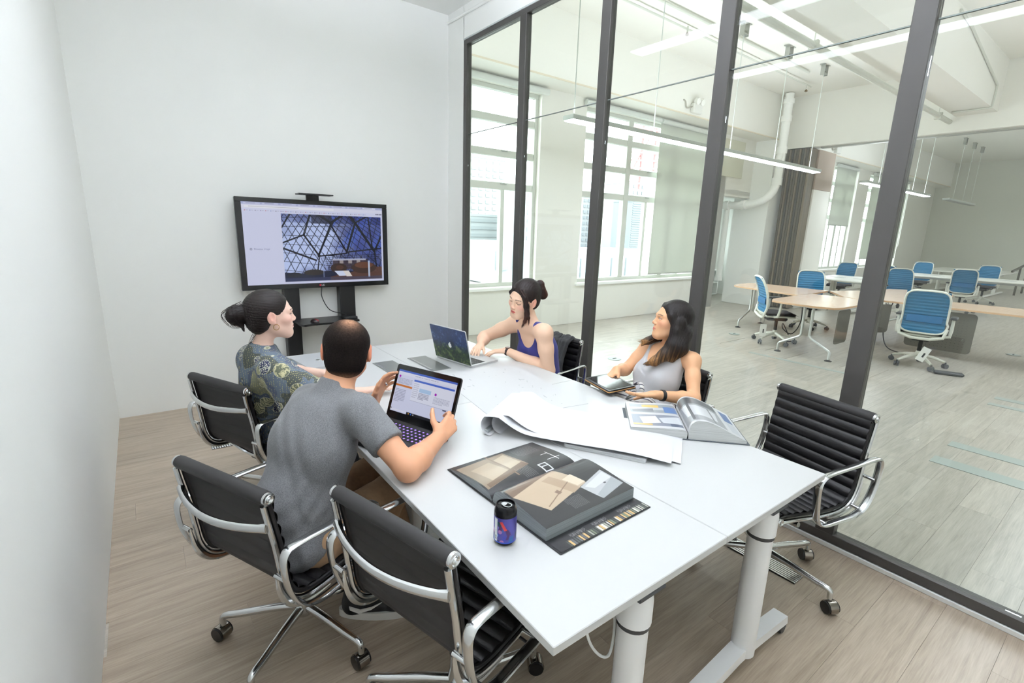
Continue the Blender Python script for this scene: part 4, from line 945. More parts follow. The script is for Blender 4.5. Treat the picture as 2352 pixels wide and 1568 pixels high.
# ------------------------------------------------------------------ open office: desks and blue chairs
OAK = mat('desk_oak', (222, 192, 168), .22, var=.06, vscale=3, stretch=(1, 14, 1))
OAKE = mat('desk_edge', (206, 168, 132), .4)
STEEL = mat('desk_leg_steel', (206, 208, 206), .3, .6)
GREYP = mat('modesty_panel', (104, 101, 93), .5)
def poly_desk(name, cx, cy, poly, label, legs, panel=None, top=OAK, edge=OAKE):
    o = empty(name, (cx, cy, 0), label=label, category='desk', group='oak-topped desks joined into a cross')
    pl_ = [(x-cx, y-cy) for x, y in poly]
    MB().prism(pl_, .004, None, (0, 0, .726)).build('desk_top', top, o)
    MB().prism(pl_, .022, None, (0, 0, .704)).build('top_edge', edge, o)
    for (x, y, dx, dy, L1, L2) in legs:
        x -= cx; y -= cy; d = Vector((dx, dy, 0)).normalized(); b = Vector((x, y, 0))
        lg = MB().bar(b-d*.22+Vector((0, 0, .69)), b+d*.22+Vector((0, 0, .69)), .06, .025, .004).build('leg_rail', STEEL, o)
        for s, L in ((-1, L1), (1, L2)):
            MB().tube([b+d*s*.055+Vector((0, 0, .68)), b+d*s*.055+Vector((0, 0, .3)), b+d*s*.075+Vector((0, 0, .27)), b+d*s*L+Vector((0, 0, .135)), b+d*s*(L+.015)+Vector((0, 0, .11)), b+d*s*(L+.015)+Vector((0, 0, .02))], .017, 10).build('leg', STEEL, o)
            MB().lathe([(.045, 0), (.045, .006), (.015, .016), (.012, .03)], 16, b+d*s*(L+.015)).build('foot_pad', DKGREY, lg)
    for (xa, ya), (xb, yb), z0, z1, perf in (panel or ()):
        p = Vector((xa-cx, ya-cy, 0)); q = Vector((xb-cx, yb-cy, 0)); d = (q-p); L = d.length; d.normalize(); n = Vector((-d.y, d.x, 0))
        R = Matrix((d, Vector((0, 0, 1)), d.cross(Vector((0, 0, 1))))).transposed()
        pn = MB().prism(rounded_rect(L, z1-z0, .05), .012, R, (p+q)/2+Vector((0, 0, (z0+z1)/2))).build('modesty_panel', GREYP, o)
        if perf:
            nrm = d.cross(Vector((0, 0, 1)))
            h = MB()
            for i in range(14):
                for j in range(12):
                    c_ = p+d*(L*(i+2)/17)+Vector((0, 0, z0+(z1-z0)*(j+1.5)/15))
                    for off in (.0125, -.0005): h.box(c_+nrm*off, (.01, .004, .001), 0, R @ Matrix.Rotation(0, 3, 'X'))
            h.build('perforation', BLACK, pn, 0, kind='stuff')
    MB().bar(Vector((0, -.25, .68)), Vector((0, .25, .68)), .05, .03, .004).build('under_rail', DKGREY, o)
    return o
poly_desk('wooden_desk', 9.25, -.75, [(8.83, -.29), (8.95, -.17), (9.2, -.1), (9.65, -.1), (9.80, -.25), (9.79, -1.42), (8.98, -1.48), (8.55, -1.47)], 'oak desk arm reaching towards the drain pipe and pillar', [(9.2, -.42, 1, .0, .38, .4)])
poly_desk('wooden_desk', 8.1, -1.95, [(8.55, -1.48), (7.65, -1.5), (7.45, -1.58), (7.39, -1.75), (7.39, -2.2), (7.48, -2.38), (7.65, -2.42), (8.8, -2.43), (9.0, -1.95), (8.97, -1.49)], 'oak desk arm nearest the meeting room glass', [(7.55, -2.05, 0, 1, .32, .32)], [((7.62, -2.38), (8.02, -2.38), .22, .68, False)])
poly_desk('wooden_desk', 9.7, -3.4, [(8.81, -2.44), (9.21, -2.40), (9.22, -5.3), (10.2, -5.3), (10.12, -2.85), (9.85, -2.4), (9.05, -1.97)], 'long oak desk arm running to the right edge with the perforated panel', [(9.7, -4.3, 1, .02, .65, .4)], [((9.33, -2.72), (9.33, -3.47), .10, .66, True), ((8.95, -2.36), (9.25, -2.5), .25, .68, False)])
poly_desk('wooden_desk', 10.6, -2.1, [(9.8, -1.44), (9.0, -1.96), (9.86, -2.4), (10.13, -2.8), (11.4, -2.76), (11.6, -2.6), (11.62, -2.0), (11.42, -1.82), (10.9, -1.84)], 'oak desk arm pointing away behind the blue chairs', [(11.2, -2.25, 0, 1, .35, .35)])
WD = mat('desk_white', (232, 232, 226), .35)
def white_desk(x0, x1, y0, y1, label, along):
    cx, cy = (x0+x1)/2, (y0+y1)/2
    o = empty('white_desk', (cx, cy, 0), label=label, category='desk', group='white desks at the far end')
    w, l = x1-x0, y1-y0
    MB().box((0, 0, .717), (w, l, .026), .004).build('desk_top', WD, o)
    for s in (-1, 1):
        p = (0, s*(l/2-.3))
        for q in (-.09, .09): MB().cyl((q, p[1], .05), (q, p[1], .70), .035).build('leg_column', WD, o)
        MB().box((0, p[1], .035), (w*.85, .07, .05), .01).build('foot', WD, o)
    MB().box((0, 0, .66), (.06, l-.3, .08), .005).build('beam', STEEL, o)
    for s in (-1, 1): MB().box((0, s*l*.2, .7315), (.12, .3, .003)).build('cable_flap', mat('flap_grey', (190, 192, 188), .4), o)
white_desk(12.55, 14.25, -1.10, .12, 'white desk right beside the cream pocket cabinet', 'y')
white_desk(16.75, 18.05, -3.6, -.15, 'long white desk in the middle distance behind the blue chairs', 'y')
white_desk(20.4, 23.6, -1.95, .05, 'white desk farthest away against the grey-green wall', 'y')
rl = empty('screen_frame', (24.0, -1.85, 0), label='grey metal guard frame at the end of the farthest desk', category='frame')
child(MB().bar((21.6, -2.02, .80), (24.3, -2.02, 1.02), .05, .05), 'top_bar', GREYP, rl)
for x in (22.9, 24.2): child(MB().box((x, -2.02, .45), (.06, .05, .95+.0)), 'post', GREYP, rl)
# blue mesh-backed swivel chair, facing local +y
BLUE = mat('blue_mesh', (34, 112, 156), .55, bump=.1, bscale=300)
BLUE2 = mat('blue_lumbar', (30, 106, 160), .5)
SHELL = mat('chair_shell_white', (222, 222, 212), .4)
SEATF = mat('seat_fabric_dark', (52, 50, 54), .8, bump=.2, bscale=300)
def blue_chair():
    c = empty('swivel_chair', label='x', category='chair', group='blue-backed swivel chairs in the open office')
    ba = MB().lathe([(.035, .10), (.04, .12), (.03, .2)], 14).build('base', SHELL, c)
    MB().cyl((0, 0, .18), (0, 0, .36), .024).build('gas_lift', BLACK, ba)
    for k in range(5):
        a = 2*PI*k/5+.3; R_ = lambda r, z: Vector((r*math.cos(a), r*math.sin(a), z))
        MB().tube([R_(.02, .15), R_(.15, .13), R_(.29, .085)], [.024, .02, .014], 8).build('star_leg', SHELL, ba)
        ax_ = Vector((-math.sin(a+.6), math.cos(a+.6), 0)); ce = R_(.3, .032)
        MB().cyl(ce-ax_*.026, ce-ax_*.006, .031).cyl(ce+ax_*.006, ce+ax_*.026, .031).cyl(ce, R_(.3, .08), .01).build('caster', mat('caster_grey', (92, 94, 98), .5), ba)
    MB().box((0, -.02, .385), (.2, .3, .06), .02).build('mechanism', BLACK, c)
    se = MB().grid(lambda u, v: ((u-.5)*.46*(1-.1*max(0, v-.6)), -.22+.46*v, .485+.018*math.sin(PI*u)**.5*math.sin(PI*min(1, v*1.02))**.5-.035*max(0, v-.75)**2*16), 12, 12).grid(lambda u, v: ((.5-u)*.46*(1-.1*max(0, v-.6)), -.22+.46*v, .455-.035*max(0, v-.75)**2*16), 12, 12)
    se.box((0, .0, .468), (.44, .40, .034), .014).build('seat_cushion', SEATF, c)
    MB().box((0, -.01, .435), (.42, .42, .03), .012).build('seat_pan', SHELL, c)
    YB = lambda z: -.235-.12*((z-.5)/.52)+.05*math.sin(PI*(z-.5)/.52)
    ww = lambda z: .20+.03*math.sin(PI*min(1, max(0, (z-.46)/.62)))
    lp = []
    for t in np.linspace(0, 1, 49)[:-1]:
        a = 2*PI*t; ce, si = math.cos(a), math.sin(a); e = .42
        x = math.copysign(abs(ce)**e, ce); z = .745+.275*math.copysign(abs(si)**e, si)
        lp.append(Vector((x*(.225 if z > .6 else .225+.02), YB(z), z)))
    fr = MB().tube(lp, .012, 8, closed=True, up=(0, 1, 0), flat=1.5).build('back_frame', SHELL, c)
    MB().tube([Vector((-.245, YB(.55)-.005, .55)), Vector((-.22, -.26, .44)), Vector((-.1, -.235, .40)), Vector((.1, -.235, .40)), Vector((.22, -.26, .44)), Vector((.245, YB(.55)-.005, .55))], [.016, .02, .02, .02, .02, .016], 8).build('lower_loop', SHELL, c)
    n_ = 44
    bk = MB().grid(lambda u, v: ((u-.5)*2*.215, YB(.49+.52*v)+.004*math.sin(v*PI*26)+.02*(1-(2*u-1)**2)*-.3, .485+.525*v), 9, 160).build('mesh_back', BLUE, c, 60)
    MB().box((0, YB(.66)-.022, .655), (.36, .012, .09), .005).build('lumbar_band', BLUE2, c)
    for s in (-1, 1):
        am = MB().tube([(s*.20, -.1, .43), (s*.27, -.08, .44), (s*.275, -.06, .52), (s*.275, -.05, .66)], [.018, .02, .02, .016], 8, up=(1, 0, 0)).build('arm_post', SHELL, c)
        MB().box((s*.275, .0, .675), (.075, .24, .028), .012).build('arm_pad', DKGREY, am)
    return c
BC = blue_chair()
def bchair(first, x, y, a, label):
    o = BC if first else copy_tree(BC, (x, y, 0), 0, label)
    o.location = (x, y, 0); o.rotation_euler = (0, 0, a-PI/2); o['label'] = label; return o
bchair(False, 8.08, -1.40, math.radians(-48), 'blue swivel chair seen from the side, left end of the oak desks')
bchair(False, 8.42, -3.12, math.radians(8), 'large blue swivel chair with its back to the glass, nearest the meeting room')
bchair(False, 9.95, -1.12, math.radians(215), 'blue swivel chair facing the camera behind the oak desk notch')
bchair(False, 13.2, -1.55, math.radians(205), 'blue swivel chair facing the camera right of the large one, before the white desk')
bchair(False, 14.62, .12, math.radians(178), 'blue swivel chair behind the dark post at the first white desk')
bchair(False, 15.2, -.72, math.radians(0), 'blue swivel chair showing its white-rimmed back just right of the dark post')
bchair(False, 18.5, -.55, math.radians(185), 'blue swivel chair facing the camera behind the long white desk, left of two')
bchair(False, 15.75, -2.05, math.radians(10), 'blue swivel chair showing its white-rimmed back at the long white desk')
bchair(False, 18.6, -1.95, math.radians(180), 'blue swivel chair facing the camera behind the long white desk, right of two')
bchair(True, 11.0, -4.2, math.radians(150), 'white-framed blue swivel chair cut by the right picture edge')
# hang tags, cables
def card(x, y, z, rz, tilt, label):
    o = tag(MB().box((0, 0, 0), (.09, .004, .19), .001, Matrix.Rotation(tilt, 3, 'Y')).build('hang_tag', mat('card_white', (236, 236, 232), .7)), label, 'tag', 'white tags hanging from the office chairs'); o.location = (x, y, z); o.rotation_euler = (0, 0, rz)
    MB().box((.005, -.003, -.01), (.02, .001, .06), 0, Matrix.Rotation(tilt, 3, 'Y')).build('tag_print', DKGREY, o)
    MB().tube([(0, 0, .09), (0, .01, .2)], .0015, 5).build('tag_string', DKGREY, o)
card(7.82, -1.34, .21, -.9, 0, 'white tag hanging below the side-on blue swivel chair')
card(8.2, -3.22, .2, -1.5, .35, 'white tag hanging below the large blue swivel chair')
tag(MB().tube(bez([(8.75, -1.45, .68), (8.7, -1.5, .3), (8.45, -1.5, .12), (8.3, -1.42, .2), (8.42, -1.36, .26), (8.5, -1.45, .03), (8.25, -1.5, .02), (8.4, -1.6, .02), (8.2, -1.65, .02)], 60), .008, 6).build('extension_lead', BLACK), 'tangled black power cord under the oak desks beside the side-on chair', 'cord')
tag(MB().tube(bez([(9.3, -2.5, .7), (9.25, -2.45, .4), (9.2, -2.55, .05), (8.95, -2.9, .015)], 30), .008, 6).build('extension_lead', BLACK), 'black cord hanging from the oak desk left of the large blue chair', 'cord')
tag(MB().box((8.2, -3.5, .02), (.09, .3, .04), .015, rotz(.4)).build('cable_sock', DKGREY), 'dark cable bundle lying on the floor before the large blue chair', 'cable')
# ------------------------------------------------------------------ organic surfaces: smooth-union distance field + surface nets
def axis_pts(lo, hi, h, fine=()):
    p = [lo]
    while p[-1] < hi:
        st = h
        for a, b, hf in fine:
            if a-h <= p[-1] <= b: st = min(st, hf)
        p.append(p[-1]+st)
    return np.array(p, np.float32)
class Field:
    def __init__(s, lo, hi, h, fine=()):
        """fine: list of (lo3, hi3, step)"""
        s.ax = [axis_pts(lo[i], hi[i], h, [(f[0][i], f[1][i], f[2]) for f in fine]) for i in range(3)]
        s.D = np.full([len(a) for a in s.ax], 1.0, np.float32)
    def _sub(s, lo, hi):
        sl = []
        for i in range(3):
            a = int(np.searchsorted(s.ax[i], lo[i])); b = int(np.searchsorted(s.ax[i], hi[i])); sl.append(slice(max(0, a-1), min(len(s.ax[i]), b+1)))
        return tuple(sl)
    def _op(s, lo, hi, fn, k, mode):
        m = k+.012
        sl = s._sub([x-m for x in lo], [x+m for x in hi])
        if any(q.stop <= q.start for q in sl): return s
        X = s.ax[0][sl[0]][:, None, None]; Y = s.ax[1][sl[1]][None, :, None]; Z = s.ax[2][sl[2]][None, None, :]
        d = fn(X, Y, Z).astype(np.float32); A = s.D[sl]
        if mode == 'add':
            h = np.clip(.5+.5*(A-d)/k, 0, 1); s.D[sl] = A*(1-h)+d*h-k*h*(1-h)
        else:
            d = -d; h = np.clip(.5-.5*(A-d)/k, 0, 1); s.D[sl] = A*(1-h)+d*h+k*h*(1-h)
        return s
    def cap(s, a, b, ra, rb=None, k=.02, mode='add'):
        a = np.array(a, float); b = np.array(b, float); rb = ra if rb is None else rb; r = max(ra, rb); ab = b-a; L2 = float(ab@ab)+1e-12
        def fn(X, Y, Z):
            px, py, pz = X-a[0], Y-a[1], Z-a[2]
            t = np.clip((px*ab[0]+py*ab[1]+pz*ab[2])/L2, 0, 1)
            return np.sqrt((px-t*ab[0])**2+(py-t*ab[1])**2+(pz-t*ab[2])**2)-(ra+(rb-ra)*t)
        return s._op(np.minimum(a, b)-r, np.maximum(a, b)+r, fn, k, mode)
    def chain(s, pts, rs, k=.02, k0=None):
        for i in range(len(pts)-1): s.cap(pts[i], pts[i+1], rs[i], rs[i+1], k0 if (i == 0 and k0) else k)
        return s
    def ell(s, c, r, R=None, k=.02, mode='add'):
        c = np.array(c, float); r = np.array(r, float); R = np.eye(3) if R is None else np.array(R, float)   # columns = axes
        e = np.sqrt((R**2) @ (r**2))
        def fn(X, Y, Z):
            px, py, pz = X-c[0], Y-c[1], Z-c[2]
            q = [(px*R[0, i]+py*R[1, i]+pz*R[2, i])/r[i] for i in range(3)]
            k0 = np.sqrt(q[0]**2+q[1]**2+q[2]**2); k1 = np.sqrt(sum((q[i]/r[i])**2 for i in range(3)))
            return k0*(k0-1)/np.maximum(k1, 1e-6)
        return s._op(c-e, c+e, fn, k, mode)
    def half(s, p, n, k=.004):
        """keep the side against n (cut away what lies beyond plane p along n)"""
        p = np.array(p, float); n = np.array(n, float); n /= np.linalg.norm(n)
        X = s.ax[0][:, None, None]; Y = s.ax[1][None, :, None]; Z = s.ax[2][None, None, :]
        d = ((X-p[0])*n[0]+(Y-p[1])*n[1]+(Z-p[2])*n[2]).astype(np.float32)
        s.D = np.maximum(s.D, d); return s
    def surf(s):
        D = s.D; nx, ny, nz = D.shape; I = D < 0
        c = I[:-1, :-1, :-1].astype(np.int8)
        for o in ((1, 0, 0), (0, 1, 0), (0, 0, 1), (1, 1, 0), (1, 0, 1), (0, 1, 1), (1, 1, 1)):
            c = c+I[o[0]:nx-1+o[0], o[1]:ny-1+o[1], o[2]:nz-1+o[2]]
        act = np.argwhere((c > 0) & (c < 8)); i, j, k = act.T
        P = np.zeros((len(act), 3)); cnt = np.zeros(len(act))
        co = [(a, b, d) for a in (0, 1) for b in (0, 1) for d in (0, 1)]
        val = {o: D[i+o[0], j+o[1], k+o[2]] for o in co}
        pos = {o: np.stack([s.ax[0][i+o[0]], s.ax[1][j+o[1]], s.ax[2][k+o[2]]], 1) for o in co}
        for o in co:
            for a in range(3):
                if o[a]: continue
                q = list(o); q[a] = 1; q = tuple(q)
                m = (val[o] < 0) != (val[q] < 0); t = np.where(m, val[o]/np.where(val[o]-val[q] == 0, 1, val[o]-val[q]), 0)[:, None]
                P += np.where(m[:, None], pos[o]+(pos[q]-pos[o])*t, 0); cnt += m
        P /= cnt[:, None]
        key = (i*(ny-1)+j)*(nz-1)+k; order = np.argsort(key); sk = key[order]
        def look(a, b, d): return order[np.searchsorted(sk, (a*(ny-1)+b)*(nz-1)+d)]
        F = []
        for a in range(3):
            sl0 = [slice(1, -1)]*3; sl1 = [slice(1, -1)]*3; sl0[a] = slice(0, -1); sl1[a] = slice(1, None)
            A, B = I[tuple(sl0)], I[tuple(sl1)]
            e = np.argwhere(A != B)
            if not len(e): continue
            inside = A[tuple(e.T)]
            g = e+np.array([0 if q == a else 1 for q in range(3)])
            u, v = (a+1) % 3, (a+2) % 3
            def cell(du, dv):
                h = g.copy(); h[:, u] -= du; h[:, v] -= dv; return look(h[:, 0], h[:, 1], h[:, 2])
            qd = np.stack([cell(1, 1), cell(0, 1), cell(0, 0), cell(1, 0)], 1)
            qd = np.where(inside[:, None], qd, qd[:, ::-1]); F.append(qd)
        return P, np.concatenate(F)
    def build(s, name, m, parent, color=None, disp=None, relax=1, **kw):
        P, F = s.surf()
        for _ in range(relax):
            S = np.zeros_like(P); n = np.zeros(len(P))
            for a in range(4):
                b = (a+1) % 4
                np.add.at(S, F[:, a], P[F[:, b]]); np.add.at(S, F[:, b], P[F[:, a]]); np.add.at(n, F[:, a], 1); np.add.at(n, F[:, b], 1)
            P = P*.5+.5*S/np.maximum(n, 1)[:, None]
        if disp is not None: P = P+disp(P)
        me = bpy.data.meshes.new(name); me.vertices.add(len(P)); me.vertices.foreach_set('co', P.astype(np.float32).ravel())
        me.loops.add(F.size); me.loops.foreach_set('vertex_index', F.ravel().astype(np.int32))
        me.polygons.add(len(F)); me.polygons.foreach_set('loop_start', np.arange(0, F.size, 4, dtype=np.int32)); me.polygons.foreach_set('loop_total', np.full(len(F), 4, np.int32))
        me.update(calc_edges=True); me.polygons.foreach_set('use_smooth', [True]*len(F)); me.materials.append(m)
        if color is not None:
            c = color(P)/255.0; c = np.where(c <= .04045, c/12.92, ((c+.055)/1.055)**2.4)
            a = np.ones((len(P), 4), np.float32); a[:, :3] = c
            me.color_attributes.new('Col', 'FLOAT_COLOR', 'POINT').data.foreach_set('color', a.ravel())
        o = link(name, me, parent, **kw)
        if parent is not None: o.matrix_parent_inverse = Matrix.Translation(parent.location).inverted()
        return o
def nrm(v): v = np.array(v, float); return v/np.linalg.norm(v)
def rot_ax(v, ax, a):
    ax = nrm(ax); v = np.array(v, float); return v*math.cos(a)+np.cross(ax, v)*math.sin(a)+ax*(ax@v)*(1-math.cos(a))
def head_frame(fwd, pitch=0., roll=0.):
    """columns: right, forward, up; pitch > 0 looks up, roll > 0 leans the crown to the right."""
    f = nrm(fwd); r = nrm(np.cross(f, [0, 0, 1])); u = np.cross(r, f)
    f2 = f*math.cos(pitch)+u*math.sin(pitch); u2 = u*math.cos(pitch)-f*math.sin(pitch)
    r3 = r*math.cos(roll)-u2*math.sin(roll); u3 = u2*math.cos(roll)+r*math.sin(roll)
    return np.stack([r3, f2, u3], 1)
class Head:
    def __init__(s, c, R, sc=1.): s.c = np.array(c, float); s.R = R; s.s = sc; s.lids = 1.
    def p(s, x, y, z): return s.c+s.R @ (np.array([x, y, z])*s.s)
    def loc(s, P): return ((P-s.c) @ s.R)/s.s
    def sculpt(s, F, male=False):
        p, R, k = s.p, s.R, s.s
        E = lambda c, r, kk=.02, mode='add', Q=None: F.ell(p(*c), np.array(r)*k, R if Q is None else Q, kk*k, mode)
        C = lambda a, b, ra, rb=None, kk=.012, mode='add': F.cap(p(*a), p(*b), ra*k, None if rb is None else rb*k, kk*k, mode)
        E((0, -.018, .032), (.080 if male else .073, .094, .083)); E((0, .022, -.012), (.064, .066, .088), .03)
        E((0, .042, -.062), (.047 if male else .043, .042, .05), .03); E((0, .066, -.094), (.022 if not male else .027, .018, .017), .025)
        for q in (-1, 1):
            E((q*.042, .056, -.022), (.020, .020, .019), .022)
            C((q*(.052 if male else .047), .0, -.058), (q*.018, .062, -.098), .016, .014, .03)
            E((q*.0105, .0935, -.033), (.0066, .0085, .0056), .006)
            C((q*.016, .083, .019), (q*.044, .068, .02), .009, .007, .018)
        C((0, .0815, .012), (0, .0985, -.024), .0056, .0078, .012)
        C((0, .0985, -.028), (0, .097, -.030), .0082, .008, .008)
        for q in (-1, 1): E((q*.031, .0885, .001), (.0155, .012, .0085), .010, 'sub'); E((q*.031, .074, .001), (.0135, .0125, .0115), .004)
        C((-.013, .0865, -.0565), (.013, .0865, -.0565), .0042, .0042, .007); C((0, .0895, -.0555), (0, .0895, -.056), .0048, None, .006)
        C((-.010, .0875, -.0662), (.010, .0875, -.0662), .0052, .0052, .007)
        C((-.019, .0935, -.0613), (.019, .0935, -.0613), .0012, None, .003, 'sub')
        for q in (-1, 1):
            E((q*(.083 if male else .0775), -.012, -.004), (.0085, .021 if male else .019, .034 if male else .031), .010); E((q*(.092 if male else .0865), -.006, .002), (.007, .011, .019), .003, 'sub'); C((q*(.086 if male else .0815), -.022, .0), (q*(.086 if male else .0815), -.014, .022), .0035, None, .004)
            E((q*.075, -.001, -.028), (.007, .009, .010), .006)
    def paint(s, skin, P, lips=(196, 96, 96), brow=(60, 44, 38), blush=(226, 150, 132)):
        L = s.loc(P); c = np.empty((len(P), 3)); c[:] = skin
        def mix(w, col): nonlocal c; w = np.clip(w, 0, 1)[:, None]; c = c*(1-w)+np.array(col)*w
        near = np.abs(L).max(1) < .14
        g = lambda cx, cy, cz, rx, ry, rz: np.where(near, np.exp(-(((np.abs(L[:, 0])-cx)/rx)**2+((L[:, 1]-cy)/ry)**2+((L[:, 2]-cz)/rz)**2)), 0)
        mix(.5*g(.045, .06, -.025, .025, .04, .02), blush); mix(.35*g(0, .106, -.03, .012, .02, .012), blush)
        mix(.75*g(.088, -.01, 0, .014, .03, .035), blush)
        lipm = near & (L[:, 1] > .07) & ((L[:, 0]/.0185)**2+((L[:, 2]+.0613)/.0082)**2 < 1); mix(.75*lipm, lips)
        mix(.6*(near & (L[:, 1] > .07) & (np.abs(L[:, 2]+.0613) < .0014) & (np.abs(L[:, 0]) < .019)), (140, 70, 66))
        bz = .0235-.12*(np.abs(L[:, 0])-.028)**2/.03
        mix(.62*(near & (L[:, 1] > .04) & (np.abs(L[:, 0]) > .014) & (np.abs(L[:, 0]) < .049) & (np.abs(L[:, 2]-bz) < .0026)), brow)
        ex = np.abs(L[:, 0])-.031; zc = (.0052 if s.lids > .3 else -.0028)*(1-(ex/.018)**2)*(1 if s.lids > .3 else 1)+.0002
        mix(.8*(near & (L[:, 1] > .06) & (np.abs(ex) < .016) & (np.abs(L[:, 2]-zc) < .0017)), (46, 34, 31))
        mix(.22*(near & (L[:, 1] > .06) & (np.abs(ex) < .017) & (L[:, 2] > zc) & (L[:, 2] < zc+.007)), (150, 104, 86))
        return c
    def eyes(s, parent, iris=(70, 46, 32), open_=.5, look=(0, 0)):
        if open_ < .3: return
        for q in (-1, 1):
            c = s.p(q*.031, .0745, .0008)
            b = MB().grid(lambda u, v: tuple(c+s.R @ (np.array([.0135*math.sin(PI*v)*math.cos(2*PI*u), .0128*math.cos(PI*v), (.0046 if open_ > .3 else .0022)*math.sin(PI*v)*math.sin(2*PI*u)])*s.s)), 14, 9, True).build('eye', mat('eye_white', (206, 196, 188), .3), parent)
            i = MB().grid(lambda u, v: tuple(c+s.R @ (np.array([look[0]*.005+.0062*math.sin(PI*v)*math.cos(2*PI*u), .0044+.0090*math.cos(PI*v)*1.0, (.0048 if open_ > .3 else .0023)*math.sin(PI*v)*math.sin(2*PI*u)])*s.s)), 12, 7, True).build('iris', mat('iris_%s' % (iris,), iris, .15), b)
            for o in (b,): o.matrix_parent_inverse = Matrix.Translation(parent.location).inverted()
def hand(F, wrist, f, up, side, curl=(.25, .35, .25), spread=.06, thumb=(.6, .2), sc=1., tcurl=.3, palm_k=.012, fcurls=None):
    """f: wrist to knuckles; up: back of the hand; side: unit towards the thumb. Returns points of interest."""
    w = np.array(wrist, float); f = nrm(f); up = nrm(np.array(up)-f*(np.array(up)@f)); sd = np.cross(f, up)
    if sd@np.array(side) < 0: sd = -sd
    offs = [.026, .009, -.009, -.025]; pl = [.088, .092, .087, .078]
    L = [(.042, .026, .020), (.046, .029, .021), (.043, .027, .020), (.034, .020, .018)]
    tips = []
    for i in range(4):
        kn = w+(f*pl[i]+sd*offs[i])*sc
        F.cap(w+sd*offs[i]*.62*sc+f*.008*sc, kn, .0145*sc, .0105*sc, palm_k*sc)
    for i in range(4):
        kn = w+(f*pl[i]+sd*offs[i])*sc; d = nrm(f+sd*offs[i]/.026*spread); ax = np.cross(d, up); p = kn; r = [.0098, .0088, .0080, .0066]
        cc = fcurls[i] if fcurls else curl
        for j in range(3):
            d = rot_ax(d, ax, -cc[j]) if (rot_ax(d, ax, -cc[j])@up < d@up+1e-9) else rot_ax(d, ax, cc[j])
            q = p+d*L[i][j]*sc
            F.cap(p, q, r[j]*sc*(.92 if i == 3 else 1), r[j+1]*sc*(.92 if i == 3 else 1), .0035*sc); p = q
        tips.append(p)
    t0 = w+(f*.018+sd*.020-up*.004)*sc; td = nrm(f*math.cos(thumb[0])+sd*math.sin(thumb[0])-up*thumb[1])
    t1 = t0+td*.042*sc; F.cap(t0, t1, .0155*sc, .0115*sc, .014*sc)
    td = nrm(td+(f-sd*.35)*tcurl); t2 = t1+td*.034*sc; F.cap(t1, t2, .0110*sc, .0095*sc, .005*sc)
    td = nrm(td+(f-sd*.35)*tcurl*.6); t3 = t2+td*.026*sc; F.cap(t2, t3, .0095*sc, .0075*sc, .004*sc)
    return dict(tips=tips, thumb=t3, knuckle=w+f*.09*sc)
def arm(F, sh, el, wr, r=(.05, .042, .040, .033, .026), k=.02):
    sh, el, wr = (np.array(q, float) for q in (sh, el, wr))
    F.cap(sh, sh+(el-sh)*.45, r[0], r[1], .03); F.cap(sh+(el-sh)*.4, el, r[1], r[2]*.93, k)
    m = el+(wr-el)*.3; F.cap(el, m, r[2]*.95, r[2]*1.0, k); F.cap(m, wr, r[2]*.98, r[4], k)
def torso(F, pel, chest, neck, right, w=1., g=0., female=False, fwd=None, bust=True):
    """stacked ellipsoids along the spine; g grows it for clothing"""
    pel, chest, neck = (np.array(q, float) for q in (pel, chest, neck))
    right = nrm(right)
    def fr(a, b):
        u = nrm(b-a); r = nrm(right-u*(right@u)); return np.stack([r, np.cross(u, r), u], 1)
    R1, R2 = fr(pel, chest), fr(chest, neck); mid = (pel+chest)/2
    F.ell(pel, (.165*w+g, .12*w+g, .12+g), R1, .05)
    F.ell(mid, ((.128 if female else .145)*w+g, .098*w+g, .15+g), R1, .06)
    F.ell(chest, ((.142 if female else .165)*w+g, .105*w+g, .155+g), R1*.5+R2*.5, .06)
    F.ell(chest+(neck-chest)*.55, ((.13 if female else .15)*w+g, .075*w+g, .075+g), R2, .05)
    if female and bust:
        f = R2[:, 1]
        if fwd is not None and f@np.array(fwd) < 0: f = -f
        for q in (-1, 1): F.ell(chest+f*.070*w+R2[:, 0]*q*.064*w-R2[:, 2]*.005, (.052+g, .044+g, .054+g), R2, .05)
    return R1, R2
# ------------------------------------------------------------------ people
def skin_mat(name): return mat(name, attr='Col', rough=.5, bump=.03, bscale=300, spec=.35)
SKIN = skin_mat('skin')
def strands(name, c1, c2=None, stretch=(120, 120, 10), rough=.5):
    m = mat(name, c1, rough, attr='Col', bump=.3, bscale=1.5, stretch=stretch, var=.4, vscale=1.5, spec=.3); return m
def cloth(name, col, bump=.25, bscale=9., rough=.85, var=0., vscale=250., sheen=.1): return mat(name, col, rough, bump=bump, bscale=bscale, var=var, vscale=vscale, sheen=sheen)
def tube_child(name, pts, r, m, par, n=8, closed=False, flat=1., up=None, **kw):
    o = MB().tube(pts, r, n, closed=closed, flat=flat, up=up).build(name, m, par, **kw); o.matrix_parent_inverse = Matrix.Translation(par.location).inverted(); return o
def band(par, name, c, axis, r, h, m, **kw):
    ax = Vector(axis).normalized(); R = ax.to_track_quat('Z', 'Y').to_matrix()
    o = MB().lathe([(r*.96, -h/2), (r, -h/2+.001), (r, h/2-.001), (r*.96, h/2)], 20, c, R).build(name, m, par, **kw); o.matrix_parent_inverse = Matrix.Translation(par.location).inverted(); return o
A = np.array

